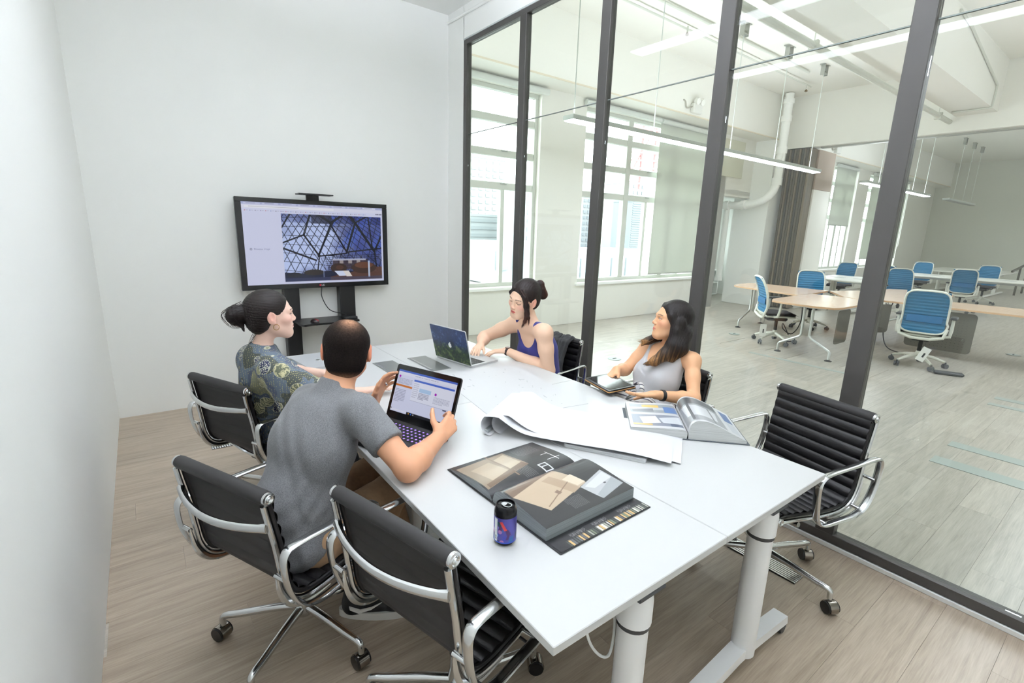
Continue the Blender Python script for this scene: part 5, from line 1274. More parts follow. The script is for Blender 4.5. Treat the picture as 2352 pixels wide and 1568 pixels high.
# ---- man in the grey t-shirt -------------------------------------------------
def man():
    o = empty('person', (.66, -3.12, 0), label='man in a grey t-shirt and khaki trousers leaning on the table, seen from behind', category='person')
    pel, chest, neck = A([.622, -3.135, .475]), A([.72, -3.09, .79]), A([.825, -3.045, .985])
    fwd = A([.9, .43, 0]); right = A([.36, -.93, 0])
    shR, elR, wrR = A([.862, -3.225, .935]), A([.945, -3.445, .782]), A([1.145, -3.305, .800])
    shL, elL, wrL = A([.768, -2.925, .905]), A([.93, -2.70, .79]), A([1.055, -2.84, .805])
    H = Head((.893, -3.01, 1.118), head_frame((.42, .9, 0), -.12, .06), 1.06)
    B = Field((.44, -3.62, .36), (1.40, -2.55, 1.27), .0062, [((.78, -3.13, 1.0), (1.02, -2.88, 1.26), .0034), ((1.1, -3.36, .76), (1.34, -3.16, .93), .0036), ((1.02, -2.95, .77), (1.2, -2.7, .93), .0036)])
    torso(B, pel, chest, neck, right, 1.06)
    for s_, e_, w_ in ((shR, elR, wrR), (shL, elL, wrL)): arm(B, s_, e_, w_, (.056, .050, .047, .038, .029))
    B.cap(neck-A([.02, .01, .06]), H.p(0, -.015, -.04), .062, .058, .03)
    for s_ in (shR, shL): B.cap(neck-A([0, 0, .02]), s_, .05, .05, .04)
    H.sculpt(B, True)
    hR = hand(B, wrR, (.80, .40, .30), (.25, -.75, .6), (-.35, .1, .9), sc=1.06, thumb=(1.0, .35), tcurl=.35, fcurls=[(.5, .7, .5), (.6, .8, .5), (.65, .8, .5), (.7, .8, .5)])
    hL = hand(B, wrL, (.55, .25, .8), (-.4, .8, .3), (.6, -.5, .4), sc=1.05, curl=(.35, .4, .3), thumb=(.8, .3), spread=.15)
    tone = (206, 152, 118)
    def col(P):
        c = H.paint(tone, P, (190, 110, 100), (40, 32, 30), (226, 116, 92)); return c
    body = B.build('body', SKIN, o, col)
    H.eyes(o)
    # cropped hair with a thin crown
    G = Field((.76, -3.16, .98), (1.03, -2.86, 1.27), .0036)
    G.ell(H.p(0, -.020, .034), A([.0845, .0965, .0865])*H.s, H.R, .01); G.ell(H.p(0, -.045, -.025), A([.074, .062, .075])*H.s, H.R, .02)
    G.ell(H.p(0, .085, -.055), A([.075, .07, .105])*H.s, H.R, .008, 'sub')
    for q in (-1, 1): G.ell(H.p(q*.092, .004, -.010), A([.016, .030, .034])*H.s, H.R, .008, 'sub')
    G.ell(H.p(0, .01, -.125), A([.10, .09, .062])*H.s, H.R, .012, 'sub')
    def hc(P):
        L = H.loc(P); c = np.empty((len(P), 3)); c[:] = (26, 21, 19)
        w = np.exp(-(((L[:, 0]-.012)/.034)**2+((L[:, 1]+.052)/.04)**2+((L[:, 2]-.105)/.045)**2)); w2 = np.exp(-((L[:, 0]/.045)**2+((L[:, 1]-.03)/.06)**2))*(L[:, 2] > .07)
        w = np.clip(w*.85+w2*.35, 0, .85)[:, None]; c = c*(1-w)+A((172, 128, 100))*w
        e = np.clip((-.062-L[:, 2])/.02, 0, 1)[:, None]*.6; return c*(1-e)+A((150, 112, 88))*e
    G.build('hair', mat('cropped_hair', attr='Col', rough=.85, bump=.25, bscale=260, var=.35, vscale=160, spec=.08), o, hc)
    # t-shirt
    T = Field((.42, -3.50, .40), (1.05, -2.55, 1.06), .0062)
    torso(T, pel+A([0, 0, -.02]), chest, neck, right, 1.10, .014)
    T.ell(pel+A([.0, -.005, .10]), (.145, .13, .16), None, .06)
    for s_ in (shR, shL): T.cap(neck-A([.0, .0, .035]), s_, .058, .062, .04)
    T.cap(shR, shR+(elR-shR)*.62, .068, .064, .03); T.cap(shL, shL+(elL-shL)*.60, .068, .064, .03)
    T.cap(neck-A([.02, .01, .05]), neck+A([.004, .002, .0]), .074, .068, .02)
    eR = shR+(elR-shR)*.62; 
    sub_n = nrm(elR-shR)
    X = T.ax[0][:, None, None]; Y = T.ax[1][None, :, None]; Z = T.ax[2][None, None, :]
    for s_, e_ in ((shR, elR), (shL, elL)):                    # flat sleeve hems
        n_ = nrm(e_-s_); c_ = s_+(e_-s_)*.60
        pl = ((X-c_[0])*n_[0]+(Y-c_[1])*n_[1]+(Z-c_[2])*n_[2]); rad = np.sqrt((X-c_[0])**2+(Y-c_[1])**2+(Z-c_[2])**2)
        T.D = np.where((rad < .12), np.maximum(T.D, pl), T.D).astype(np.float32)
    T.half(A([.70, -3.15, .50]), (.55, .1, -.83))
    nn = nrm(A([.32, .12, .95])); T.half(neck+A([.03, .012, .028]), nn)
    fold = lambda P: np.stack([np.zeros(len(P))]*3, 1)+(.0030*np.sin(P[:, 2]*75+7*np.sin(P[:, 0]*14)+P[:, 1]*42)*np.clip((.80-P[:, 2])*4, .15, 1)+.0022*np.sin(P[:, 1]*55-P[:, 2]*38+4*np.sin(P[:, 0]*25)))[:, None]*A([[-.5, -.7, .3]])
    ts = T.build('t_shirt', cloth('heather_grey', (108, 109, 111), .25, 14, .9, .32, 330), o, None, fold, 2)
    # trousers and shoes
    K = Field((.45, -3.45, .05), (1.35, -2.65, .60), .009)
    hpR, knR, anR = A([.68, -3.22, .465]), A([1.04, -3.08, .50]), A([.855, -3.125, .12])
    hpL, knL, anL = A([.65, -3.03, .465]), A([1.07, -2.86, .50]), A([1.17, -2.86, .12])
    K.ell(pel+A([.02, .01, -.02]), (.145, .15, .10), None, .04)
    for h_, k_, a_ in ((hpR, knR, anR), (hpL, knL, anL)): K.cap(h_, k_, .098, .072, .05); K.cap(k_, a_, .07, .052, .03)
    kf = lambda P: (.003*np.sin(P[:, 0]*70+P[:, 1]*40)*np.cos(P[:, 2]*30))[:, None]*A([[.2, -.5, .7]])
    K.build('trousers', cloth('khaki', (164, 132, 100), .2, 20, .9, .08, 60), o, None, kf, 2)
    for a_, toe in ((A([.838, -3.12, 0]), A([.985, -3.21, 0])), (A([1.15, -2.87, 0]), A([1.29, -2.82, 0]))):
        d = nrm(toe-a_); S_ = Field(np.minimum(a_, toe)-A([.12, .12, -.002]), np.maximum(a_, toe)+A([.12, .12, .16]), .005)
        S_.cap(a_+A([0, 0, .055]), a_+A([0, 0, .105]), .042, .04, .02); S_.cap(a_+A([0, 0, .055]), toe+A([0, 0, .045]), .042, .036, .03); S_.cap(toe+A([0, 0, .04]), toe+d*.045+A([0, 0, .036]), .036, .03, .02)
        S_.half(a_+A([0, 0, .026]), (0, 0, -1))
        sh = S_.build('shoe', cloth('shoe_black', (26, 26, 27), .2, 200, .75), o)
        side = A([-d[1], d[0], 0]); Z2 = []
        pl_ = []
        for t in np.linspace(0, 2*PI, 33)[:-1]:
            u, v = math.cos(t), math.sin(t); L_ = np.linalg.norm(toe-a_)/2+.075; pp = (a_+toe)/2+d*(u*L_+.012)+side*v*(.046+.006*u); pl_.append((pp[0], pp[1]))
        so = MB().prism(pl_, .034, None, (0, 0, .001)).build('sole', mat('sole_white', (222, 220, 216), .6), sh)
        sw = []
        base = a_+d*.05-side*.047 if True else a_
        pts = [(-.055, .062), (-.02, .044), (.03, .060), (.075, .092), (.03, .070), (-.015, .060), (-.045, .072), (-.058, .078)]
        R_ = Matrix((Vector(d), Vector((0, 0, 1)), Vector(np.cross(d, [0, 0, 1])))).transposed()
        MB().prism(pts, .006, R_, Vector(base-side*.0)).build('tick_mark', mat('tick_white', (232, 230, 226), .5), sh)
    band(o, 'ring', (hL['knuckle']+(hL['tips'][2]-hL['knuckle'])*.28+A([0, .0, 0]))[:], hL['tips'][2]-hL['knuckle'], .0118, .006, CHROME, label='silver ring')
man()

HAIRM = strands('dark_hair', (30, 22, 20), None, (12, 110, 110)); HAIRN = strands('auburn_hair', (30, 22, 20), None, (60, 110, 16))
def hair_col(base, tip=None, z0=0, z1=1):
    def f(P):
        c = np.empty((len(P), 3)); c[:] = base
        if tip is not None:
            w = np.clip((z1-P[:, 2])/(z1-z0), 0, 1)[:, None]; c = c*(1-w)+A(tip)*w
        return c
    return f
def seated_legs(o, pel, fwd, m, knees, ankles, r=(.088, .062, .045), lo=None, hi=None, shoe=(30, 30, 32)):
    pts = [pel]+knees+ankles; lo = np.min(pts, 0)-.2; hi = np.max(pts, 0)+.2; lo[2] = .05
    K = Field(lo, hi, .01)
    right = nrm(np.cross(fwd, [0, 0, 1]))
    K.ell(pel-A([0, 0, .02]), (.15, .15, .10), None, .04)
    for q, k_, a_ in zip((1, -1), knees, ankles):
        K.cap(pel+right*q*.08-A([0, 0, .02]), k_, r[0], r[1], .05); K.cap(k_, a_, r[1], r[2], .03)
    K.build('trousers', m, o, None, None, 2)
    for a_ in ankles:
        d = nrm(A([fwd[0], fwd[1], 0])); t = A([a_[0], a_[1], 0])+d*.13; b = A([a_[0], a_[1], 0])
        S_ = Field(np.minimum(b, t)-A([.08, .08, -.001]), np.maximum(b, t)+A([.08, .08, .12]), .007)
        S_.cap(b+A([0, 0, .035]), b+A([0, 0, .08]), .035, .034, .02); S_.cap(b+A([0, 0, .03]), t+A([0, 0, .026]), .034, .03, .02); S_.half(b+A([0, 0, .004]), (0, 0, -1))
        S_.build('shoe', mat('flat_shoe', shoe, .5), o)

def lock_strands(o, pts, rad, n, colr, seed, r=.0011, start=0., over=1.08):
    rs = random.Random(seed); mb = MB()
    for _ in range(n):
        off = [rs.gauss(0, .5) for _ in range(3)]; L = rs.uniform(.85, over); q = []
        for p, w in zip(pts, rad): q.append(Vector(p)+Vector((off[0]*w+rs.gauss(0, .1)*w, off[1]*w+rs.gauss(0, .1)*w, off[2]*w*.6)))
        q[-1] = q[-2]+(q[-1]-q[-2])*L
        c = bez(q, 12); k = int(start*12); mb.tube(c[k:], [r*(1-.75*i/(len(c)-k)) for i in range(len(c)-k)], 5)
    ob = mb.build('hair_strands', mat('strand_%s' % (colr,), colr, .5), o, 80, kind='stuff'); ob.matrix_parent_inverse = Matrix.Translation(o.location).inverted(); return ob
# ---- woman in the patterned blouse ------------------------------------------
def batik():
    m = bpy.data.materials.new('batik_print'); m.use_nodes = True; nt = m.node_tree; N = nt.nodes; L = nt.links; b = N['Principled BSDF']; b.inputs['Roughness'].default_value = .85
    tc = N.new('ShaderNodeTexCoord')
    def vor(sc, feat='F1', rnd=1.):
        v = N.new('ShaderNodeTexVoronoi'); v.feature = feat; v.inputs['Scale'].default_value = sc; v.inputs['Randomness'].default_value = rnd; L.new(tc.outputs['Object'], v.inputs['Vector']); return v
    def ramp(src, stops):
        r = N.new('ShaderNodeValToRGB'); r.color_ramp.interpolation = 'CONSTANT'; e = r.color_ramp.elements
        e[0].position = stops[0][0]; e[0].color = (*lin(stops[0][1]), 1); e[1].position = stops[1][0]; e[1].color = (*lin(stops[1][1]), 1)
        for p, c in stops[2:]: k = e.new(p); k.color = (*lin(c), 1)
        L.new(src, r.inputs['Fac']); return r
    def mixn(f, a, c):
        x = N.new('ShaderNodeMix'); x.data_type = 'RGBA'; L.new(f, x.inputs['Factor']); L.new(a, x.inputs['A']); L.new(c, x.inputs['B']); return x.outputs['Result']
    def step(src, a, inv=False):
        q = N.new('ShaderNodeMath'); q.operation = 'LESS_THAN' if inv else 'GREATER_THAN'; q.inputs[1].default_value = a; L.new(src, q.inputs[0]); return q.outputs[0]
    big = vor(12.5); nz = N.new('ShaderNodeTexNoise'); nz.inputs['Scale'].default_value = 7; L.new(tc.outputs['Object'], nz.inputs['Vector'])
    ground = ramp(nz.outputs['Fac'], [(0, (70, 76, 72)), (.42, (92, 104, 118)), (.52, (76, 86, 104)), (.6, (124, 126, 106))])
    dots = vor(125, rnd=.25); d = ramp(dots.outputs['Distance'], [(0, (196, 186, 120)), (.22, (70, 78, 96))])
    c1 = mixn(step(dots.outputs['Distance'], .24, True), ground.outputs[0], d.outputs[0])
    wv = N.new('ShaderNodeTexWave'); wv.wave_type = 'RINGS'; wv.inputs['Scale'].default_value = 40; wv.inputs['Distortion'].default_value = 9; wv.inputs['Detail'].default_value = 3; L.new(tc.outputs['Object'], wv.inputs['Vector'])
    flw = vor(88); fl = ramp(flw.outputs['Distance'], [(0, (206, 204, 184)), (.28, (34, 42, 74)), (.62, (176, 178, 160))])
    isf = step(big.outputs['Distance'], .46, True); sel = step(big.outputs['Color'], .52)
    leaf = ramp(wv.outputs['Fac'], [(0, (92, 98, 80)), (.35, (168, 164, 132)), (.6, (140, 140, 112)), (.85, (196, 190, 150))])
    fl2 = mixn(sel, leaf.outputs[0], fl.outputs[0])
    c2 = mixn(isf, c1, fl2)
    rim = N.new('ShaderNodeMath'); rim.operation = 'MULTIPLY'; L.new(step(big.outputs['Distance'], .44), rim.inputs[0]); L.new(isf, rim.inputs[1])
    rc = N.new('ShaderNodeRGB'); rc.outputs[0].default_value = (*lin((186, 184, 162)), 1)
    L.new(mixn(rim.outputs[0], c2, rc.outputs[0]), b.inputs['Base Color'])
    return m
def woman_blouse():
    o = empty('person', (.70, -2.15, 0), label='woman with dark hair in a bun and a blue and olive patterned blouse', category='person')
    fwd = A([.93, .36, 0]); right = A([.25, -.97, 0])
    pel, chest, neck = A([.755, -2.10, .475]), A([.725, -2.185, .79]), A([.722, -2.225, .995])
    shR, elR, wrR = A([.745, -2.365, .905]), A([.915, -2.50, .775]), A([1.115, -2.525, .768])
    shL, elL, wrL = A([.70, -2.075, .90]), A([.88, -1.98, .775]), A([1.05, -2.12, .77])
    H = Head((.772, -2.25, 1.155), head_frame((.995, -.04, 0), .03, .0), 1.04)
    B = Field((.46, -2.62, .36), (1.36, -1.86, 1.30), .0066, [((.66, -2.35, 1.04), (.90, -2.15, 1.26), .0023), ((1.08, -2.6, .74), (1.34, -2.42, .82), .0038)])
    torso(B, pel, chest, neck, right, .92, 0, True, fwd)
    for s_, e_, w_ in ((shR, elR, wrR), (shL, elL, wrL)): arm(B, s_, e_, w_, (.044, .038, .036, .030, .023))
    B.cap(neck-A([.02, .0, .06]), H.p(0, -.018, -.045), .047, .043, .03)
    for s_ in (shR, shL): B.cap(neck-A([0, 0, .03]), s_, .04, .042, .04)
    H.sculpt(B)
    hand(B, wrR, (.97, -.02, .03), (0, .1, 1), (.1, 1, 0), curl=(.1, .12, .1), sc=.95, thumb=(.5, .1), spread=.08)
    hand(B, wrL, (.8, -.5, .02), (0, 0, 1), (-.3, -1, 0), curl=(.2, .25, .2), sc=.93)
    B.build('body', SKIN, o, lambda P: H.paint((232, 196, 178), P, (206, 104, 100), (52, 38, 34), (232, 166, 150)))
    H.eyes(o, (66, 52, 40))
    G = Field(H.c-A([.24, .17, .17]), H.c+A([.14, .15, .16]), .0042)
    E = lambda c, r, k=.02, m_='add': G.ell(H.p(*c), A(r)*H.s, H.R, k, m_)
    E((0, -.020, .036), (.083, .102, .089)); E((0, -.055, -.02), (.072, .062, .072), .03)
    E((0, .100, -.040), (.098, .076, .112), .014, 'sub'); E((0, .03, -.125), (.11, .10, .078), .015, 'sub')
    for q in (-1, 1): E((q*.088, .004, -.016), (.022, .028, .030), .008, 'sub')
    E((0, -.118, .022), (.035, .03, .032), .02); E((.0, -.148, .018), (.044, .036, .042), .014); E((.012, -.172, .01), (.032, .022, .034), .012); E((-.01, -.15, -.02), (.03, .028, .02), .012)
    G.cap(H.p(0, -.135, -.03), H.p(.012, -.125, -.065), .014, .004, .01)
    wave = lambda P: (.0005*np.sin(H.loc(P)[:, 2]*520+H.loc(P)[:, 1]*90)+.001*np.sin(H.loc(P)[:, 1]*380*(H.loc(P)[:, 1] < -.11)))[:, None]*(nrm_rows(P-H.c))
    G.build('hair', HAIRM, o, hair_col((24, 17, 15)), wave)
    lock_strands(o, [H.p(.0, -.06, -.07), H.p(.0, -.085, -.10), H.p(.0, -.105, -.13)], [.03, .022, .014], 14, (30, 22, 20), 3)
    lock_strands(o, [H.p(0, -.125, .06), H.p(.02, -.19, .03), H.p(.0, -.165, -.03), H.p(0, -.13, -.045)], [.03, .03, .03, .02], 26, (30, 22, 20), 4)
    for q in (1, -1):
        cc = H.p(q*.079, .004, -.049); tube_child('hoop_earring', [tuple(cc+H.R @ A([0, .013*math.cos(t), .014*math.sin(t)])) for t in np.linspace(0, 2*PI, 21)[:-1]], .0016, mat('gold', (212, 176, 110), .25, 1.), o, 6, True)
    T = Field((.42, -2.58, .42), (1.06, -1.84, 1.06), .0066)
    torso(T, pel, chest, neck, right, .92, .016, True, fwd)
    T.ell(pel+A([-.01, -.02, .14]), (.13, .135, .2), None, .07)
    for s_, e_ in ((shR, elR), (shL, elL)): T.cap(neck-A([0, 0, .045]), s_, .054, .06, .045); T.cap(s_, s_+(e_-s_)*.95, .066, .072, .04); T.cap(s_-A([0, 0, .02]), s_+(e_-s_)*.6-A([.04, 0, .14]), .06, .06, .06)
    T.cap(neck-A([.02, 0, .05]), neck+A([0, 0, -.01]), .066, .062, .02)
    T.half(neck+A([0.01, 0, .012]), (.18, .04, .97))
    fold = lambda P: (.004*np.sin(P[:, 0]*60+P[:, 1]*35+3*np.sin(P[:, 2]*12))*np.clip((.93-P[:, 2])*5, 0, 1))[:, None]*A([[-.4, -.8, 0]])
    T.build('blouse', batik(), o, None, fold, 2)
    seated_legs(o, pel, fwd, cloth('dark_trousers', (48, 50, 58), .2, 30), [A([1.08, -2.14, .46]), A([1.05, -1.95, .46])], [A([1.22, -2.09, .1]), A([1.2, -1.9, .1])])
def nrm_rows(v): return v/np.maximum(np.linalg.norm(v, axis=1, keepdims=True), 1e-6)
woman_blouse()

# ---- woman in the navy top ---------------------------------------------------
def tank(T, c, neck, shs, R, drop, arm_r, neck_w):
    """open the neckline and the armholes of a top"""
    T.ell(neck+R[:, 1]*.055-R[:, 2]*(drop*.35), (neck_w, .13, drop), R, .012, 'sub')
    T.ell(neck+R[:, 2]*.06, (neck_w*.95, .085, .085), R, .012, 'sub')
def woman_navy():
    o = empty('person', (2.52, -2.33, 0), label='woman in a navy tank top typing on the painted laptop', category='person')
    fwd = A([-.97, -.1, 0]); right = A([-.1, .99, 0])
    pel, chest, neck = A([2.56, -2.33, .475]), A([2.45, -2.355, .80]), A([2.355, -2.365, 1.01])
    shR, elR, wrR = A([2.36, -2.195, .955]), A([2.265, -1.945, .82]), A([2.165, -2.045, .79])
    shL, elL, wrL = A([2.335, -2.535, .955]), A([2.37, -2.56, .70]), A([2.25, -2.245, .782])
    H = Head((2.298, -2.358, 1.158), head_frame((-.97, -.14, 0), -.18, -.24), 1.08); H.lids = .2
    B = Field((2.0, -2.75, .38), (2.80, -1.83, 1.31), .0066, [((2.18, -2.46, 1.04), (2.39, -2.25, 1.25), .0023), ((2.0, -2.35, .74), (2.22, -1.98, .83), .0038)])
    torso(B, pel, chest, neck, right, .98, 0, True, fwd)
    for s_, e_, w_ in ((shR, elR, wrR), (shL, elL, wrL)): arm(B, s_, e_, w_, (.056, .05, .045, .036, .026))
    B.cap(neck-A([-.02, .0, .06]), H.p(0, -.018, -.045), .054, .049, .03)
    for s_ in (shR, shL): B.cap(neck-A([0, 0, .035]), s_, .042, .05, .04)
    H.sculpt(B)
    hR = hand(B, wrR, (-.72, -.55, -.12), (0, 0, 1), (.3, -1, 0), curl=(.35, .4, .3), sc=.95, spread=.12)
    hL = hand(B, wrL, (-.80, .58, -.1), (0, 0, 1), (.4, 1, 0), curl=(.3, .35, .3), sc=.95, spread=.12)
    B.build('body', SKIN, o, lambda P: H.paint((236, 198, 170), P, (206, 76, 78), (66, 46, 40), (238, 158, 144)))
    H.eyes(o, open_=.2)
    G = Field(H.c-A([.2, .2, .2]), H.c+A([.22, .2, .17]), .0042)
    E = lambda c, r, k=.02, m_='add': G.ell(H.p(*c), A(r)*H.s, H.R, k, m_)
    E((0, -.022, .036), (.083, .101, .090)); E((0, -.05, -.02), (.074, .064, .07), .03)
    E((.012, .098, -.036), (.078, .062, .100), .014, 'sub'); E((0, .03, -.125), (.11, .10, .075), .015, 'sub')
    E((-.088, .008, -.03), (.020, .022, .022), .008, 'sub')
    E((-.02, -.122, .035), (.045, .03, .045), .012); E((-.035, -.132, .01), (.04, .03, .036), .012); E((-.02, -.12, .075), (.03, .024, .026), .008)
    # side lock falling past the cheek (her left side)
    G.chain([H.p(-.03, .068, .088), H.p(-.062, .062, .045), H.p(-.073, .052, -.01), H.p(-.076, .045, -.06), H.p(-.07, .05, -.115), H.p(-.058, .06, -.15)], [.007, .015, .018, .016, .010, .003], .014)
    G.chain([H.p(-.074, .045, -.03), H.p(-.082, .03, -.09), H.p(-.088, .03, -.14)], [.012, .008, .002], .01)
    G.chain([H.p(.03, .066, .082), H.p(.065, .052, .035), H.p(.072, .04, -.01)], [.006, .010, .005], .014)
    lock_strands(o, [H.p(-.03, .066, .086), H.p(-.07, .058, .04), H.p(-.078, .05, -.02), H.p(-.078, .047, -.09), H.p(-.06, .06, -.155)], [.01, .012, .014, .013, .008], 30, (62, 34, 28), 5)
    wave = lambda P: (.0005*np.sin(H.loc(P)[:, 0]*520+H.loc(P)[:, 1]*120))[:, None]*nrm_rows(P-H.c)
    G.build('hair', HAIRN, o, lambda P: hair_col((28, 18, 16))(P)+(np.clip((-.02-H.loc(P)[:, 2])/.12, 0, 1)+np.clip((-.10-H.loc(P)[:, 1])/.04, 0, 1))[:, None]*A([[42, 18, 8]]), wave)
    e = MB().lathe([(.001, 0), (.004, .002), (.001, .004)], 10, H.p(-.079, .0, -.034)).build('ear_stud', CHROME, o); e.matrix_parent_inverse = Matrix.Translation(o.location).inverted()
    T = Field((2.12, -2.62, .45), (2.78, -2.08, 1.06), .0055)
    R1, R2 = torso(T, pel, chest, neck, right, 1.0, .009, True, fwd)
    f = R2[:, 1] if R2[:, 1]@fwd > 0 else -R2[:, 1]; RR = np.stack([R2[:, 0], f, R2[:, 2]], 1)
    for q, s_ in ((1, shR), (-1, shL)): T.cap(neck-A([0, 0, .045]), s_-(s_-neck)*.25, .046, .046, .03)
    T.ell(neck+f*.10+A([0, 0, -.02]), (.086, .15, .15), RR, .012, 'sub'); T.ell(neck+A([0, 0, .05]), (.082, .10, .085), RR, .012, 'sub')
    T.ell(neck-f*.09+A([0, 0, .01]), (.075, .08, .09), RR, .012, 'sub')
    for s_ in (shR, shL):
        out = nrm((s_-neck)*A([1, 1, 0])); T.ell(s_+out*.055+A([0, 0, -.02]), (.075, .075, .13), np.stack([out, np.cross([0, 0, 1], out), [0, 0, 1]], 1), .012, 'sub')
    fold = lambda P: (.003*np.sin(P[:, 1]*70+P[:, 2]*25)*np.clip((.85-P[:, 2])*4, 0, 1))[:, None]*A([[-1, 0, 0]])
    T.build('tank_top', cloth('navy_cloth', (40, 42, 118), .15, 30, .8), o, None, fold, 2)
    seated_legs(o, pel, fwd, cloth('navy_trousers', (44, 46, 108), .2, 30), [A([2.2, -2.22, .46]), A([2.2, -2.44, .46])], [A([2.15, -2.25, .1]), A([2.15, -2.45, .1])])
    ax = wrL-elL; band(o, 'watch_strap', wrL-nrm(ax)*.012, ax, .0315, .016, mat('strap_brown', (52, 40, 38), .5)); band(o, 'watch_case', wrL-nrm(ax)*.012+A([-.003, -.002, .026]), (0, 0, 1), .017, .010, mat('watch_gold', (120, 92, 76), .3, .7))
    band(o, 'ring', hL['knuckle']+(hL['tips'][2]-hL['knuckle'])*.22+A([0, 0, .0]), hL['tips'][2]-hL['knuckle'], .0105, .004, CHROME, label='silver ring')
woman_navy()

# ---- woman in the grey tank top ---------------------------------------------
def woman_grey():
    o = empty('person', (2.68, -3.15, 0), label='woman with long brown hair in a light grey tank top holding a tablet', category='person')
    fwd = A([-.97, .2, 0]); right = A([.2, .97, 0])
    pel, chest, neck = A([2.66, -3.15, .46]), A([2.715, -3.175, .765]), A([2.775, -3.19, .965])
    shR, elR, wrR = A([2.775, -3.03, .905]), A([2.645, -2.975, .768]), A([2.502, -3.025, .803])
    shL, elL, wrL = A([2.765, -3.355, .90]), A([2.665, -3.455, .715]), A([2.435, -3.365, .757])
    H = Head((2.745, -3.205, 1.112), head_frame((-.82, .57, 0), .17, .02), 1.03)
    B = Field((2.24, -3.62, .36), (2.98, -2.86, 1.25), .0064, [((2.64, -3.31, .99), (2.84, -3.09, 1.21), .0023), ((2.28, -3.45, .72), (2.47, -3.0, .83), .0038)])
    torso(B, pel, chest, neck, right, .94, 0, True, fwd)
    for s_, e_, w_ in ((shR, elR, wrR), (shL, elL, wrL)): arm(B, s_, e_, w_, (.043, .039, .037, .030, .024))
    B.cap(neck-A([0, .0, .06]), H.p(0, -.018, -.045), .05, .046, .03)
    for s_ in (shR, shL): B.cap(neck-A([0, 0, .035]), s_, .038, .044, .04)
    H.sculpt(B)
    hand(B, wrR, (-.85, -.15, -.35), (-.3, .3, .9), (.1, -1, .1), curl=(.5, .7, .5), sc=.93, thumb=(.6, .3))
    hand(B, wrL, (-.92, .36, .03), (.1, -.2, -1), (.2, .8, .6), curl=(.12, .15, .1), sc=.93, thumb=(.55, -.45), tcurl=.2)
    B.build('body', SKIN, o, lambda P: H.paint((222, 172, 132), P, (206, 112, 108), (50, 38, 32), (230, 150, 126)))
    H.eyes(o, (50, 34, 26), look=(.1, 0))
    G = Field(H.c-A([.22, .26, .32]), H.c+A([.2, .26, .15]), .0045)
    E = lambda c, r, k=.02, m_='add': G.ell(H.p(*c), A(r)*H.s, H.R, k, m_)
    E((0, -.022, .036), (.084, .102, .090)); E((0, -.05, -.05), (.086, .072, .10), .03)
    E((0, .102, -.045), (.088, .072, .115), .014, 'sub')
    for q in (-1, 1): E((q*.086, -.018, -.004), (.020, .034, .042), .012)
    G.half(H.p(.0, 0, 0), (0, 0, 0.0001)) if False else None
    for q in (-1, 1):
        G.chain([H.p(q*.03, .052, .084), H.p(q*.072, .035, .03), H.p(q*.088, .0, -.04), H.p(q*.09, -.012, -.10)], [.008, .016, .022, .022], .02)
    # near side lock over the shoulder to the chest, back curtain, far side lock swinging forward
    tipL = chest+A([-.075, -.115, .105])
    G.chain([H.p(-.086, -.005, -.05), H.p(-.096, .0, -.12), H.p(-.10, .03, -.185), H.p(-.086, .07, -.235), H.p(-.066, .105, -.262)], [.028, .034, .034, .026, .008], .02)
    G.chain([H.p(-.06, -.06, -.06), H.p(-.088, -.045, -.13), H.p(-.10, -.02, -.20)], [.055, .05, .022], .03)
    G.chain([H.p(.0, -.085, -.04), H.p(.0, -.095, -.12), H.p(.0, -.09, -.18)], [.05, .046, .02], .03); G.chain([H.p(.06, -.06, -.05), H.p(.08, -.04, -.13), H.p(.09, -.02, -.17)], [.04, .036, .01], .03)
    G.chain([H.p(.085, .0, -.07), H.p(.085, .03, -.12), H.p(.082, .075, -.15), H.p(.08, .115, -.155)], [.024, .026, .022, .005], .016)
    G.chain([H.p(.08, .05, -.14), H.p(.08, .095, -.165), H.p(.075, .11, -.19)], [.018, .014, .003], .012)
    wave = lambda P: (.0007*np.sin(H.loc(P)[:, 0]*420+H.loc(P)[:, 1]*460))[:, None]*nrm_rows((P-H.c)*A([[1, 1, .2]]))
    def gc(P):
        L = H.loc(P); c = np.empty((len(P), 3)); c[:] = (22, 16, 14)
        th = np.arctan2(L[:, 0], L[:, 1]+.03); n1 = np.sin(th*34+1.5*np.sin(L[:, 2]*14))+np.sin(th*61+L[:, 2]*12)+.6*np.sin(th*97)
        w = np.clip((-.10-L[:, 2])/.13, 0, 1); w = np.clip(w**1.5*.55+w*np.clip(n1*.35, -.2, .5)+.10*np.clip(n1-1.4, 0, 1)*(L[:, 2] < .03)+np.clip((L[:, 1]-.055)/.05, 0, 1)*(L[:, 2] < -.1)*.5, 0, 1)[:, None]
        return c*(1-w)+A((148, 108, 66))*w
    G.build('hair', strands('ombre_hair', (32, 24, 21), None, (90, 90, 8)), o, gc, wave)
    near = [H.p(-.088, .01, .0), H.p(-.098, .0, -.10), H.p(-.102, .03, -.185), H.p(-.086, .075, -.24), H.p(-.062, .112, -.268)]
    lock_strands(o, near, [.022, .03, .03, .024, .014], 46, (140, 102, 64), 6, .0012, .35); lock_strands(o, near, [.022, .032, .032, .026, .012], 40, (34, 25, 22), 7, .0012, 0.)
    far = [H.p(.085, .0, -.07), H.p(.085, .03, -.12), H.p(.082, .08, -.155), H.p(.078, .13, -.165)]
    lock_strands(o, far, [.02, .024, .022, .018], 40, (150, 112, 72), 8, .0012, .1)
    e = MB().lathe([(.001, 0), (.004, .002), (.001, .004)], 10, H.p(-.079, .004, -.034)).build('ear_stud', mat('gold', (212, 176, 110), .25, 1.), o); e.matrix_parent_inverse = Matrix.Translation(o.location).inverted()
    T = Field((2.45, -3.42, .42), (2.94, -2.92, 1.02), .0055)
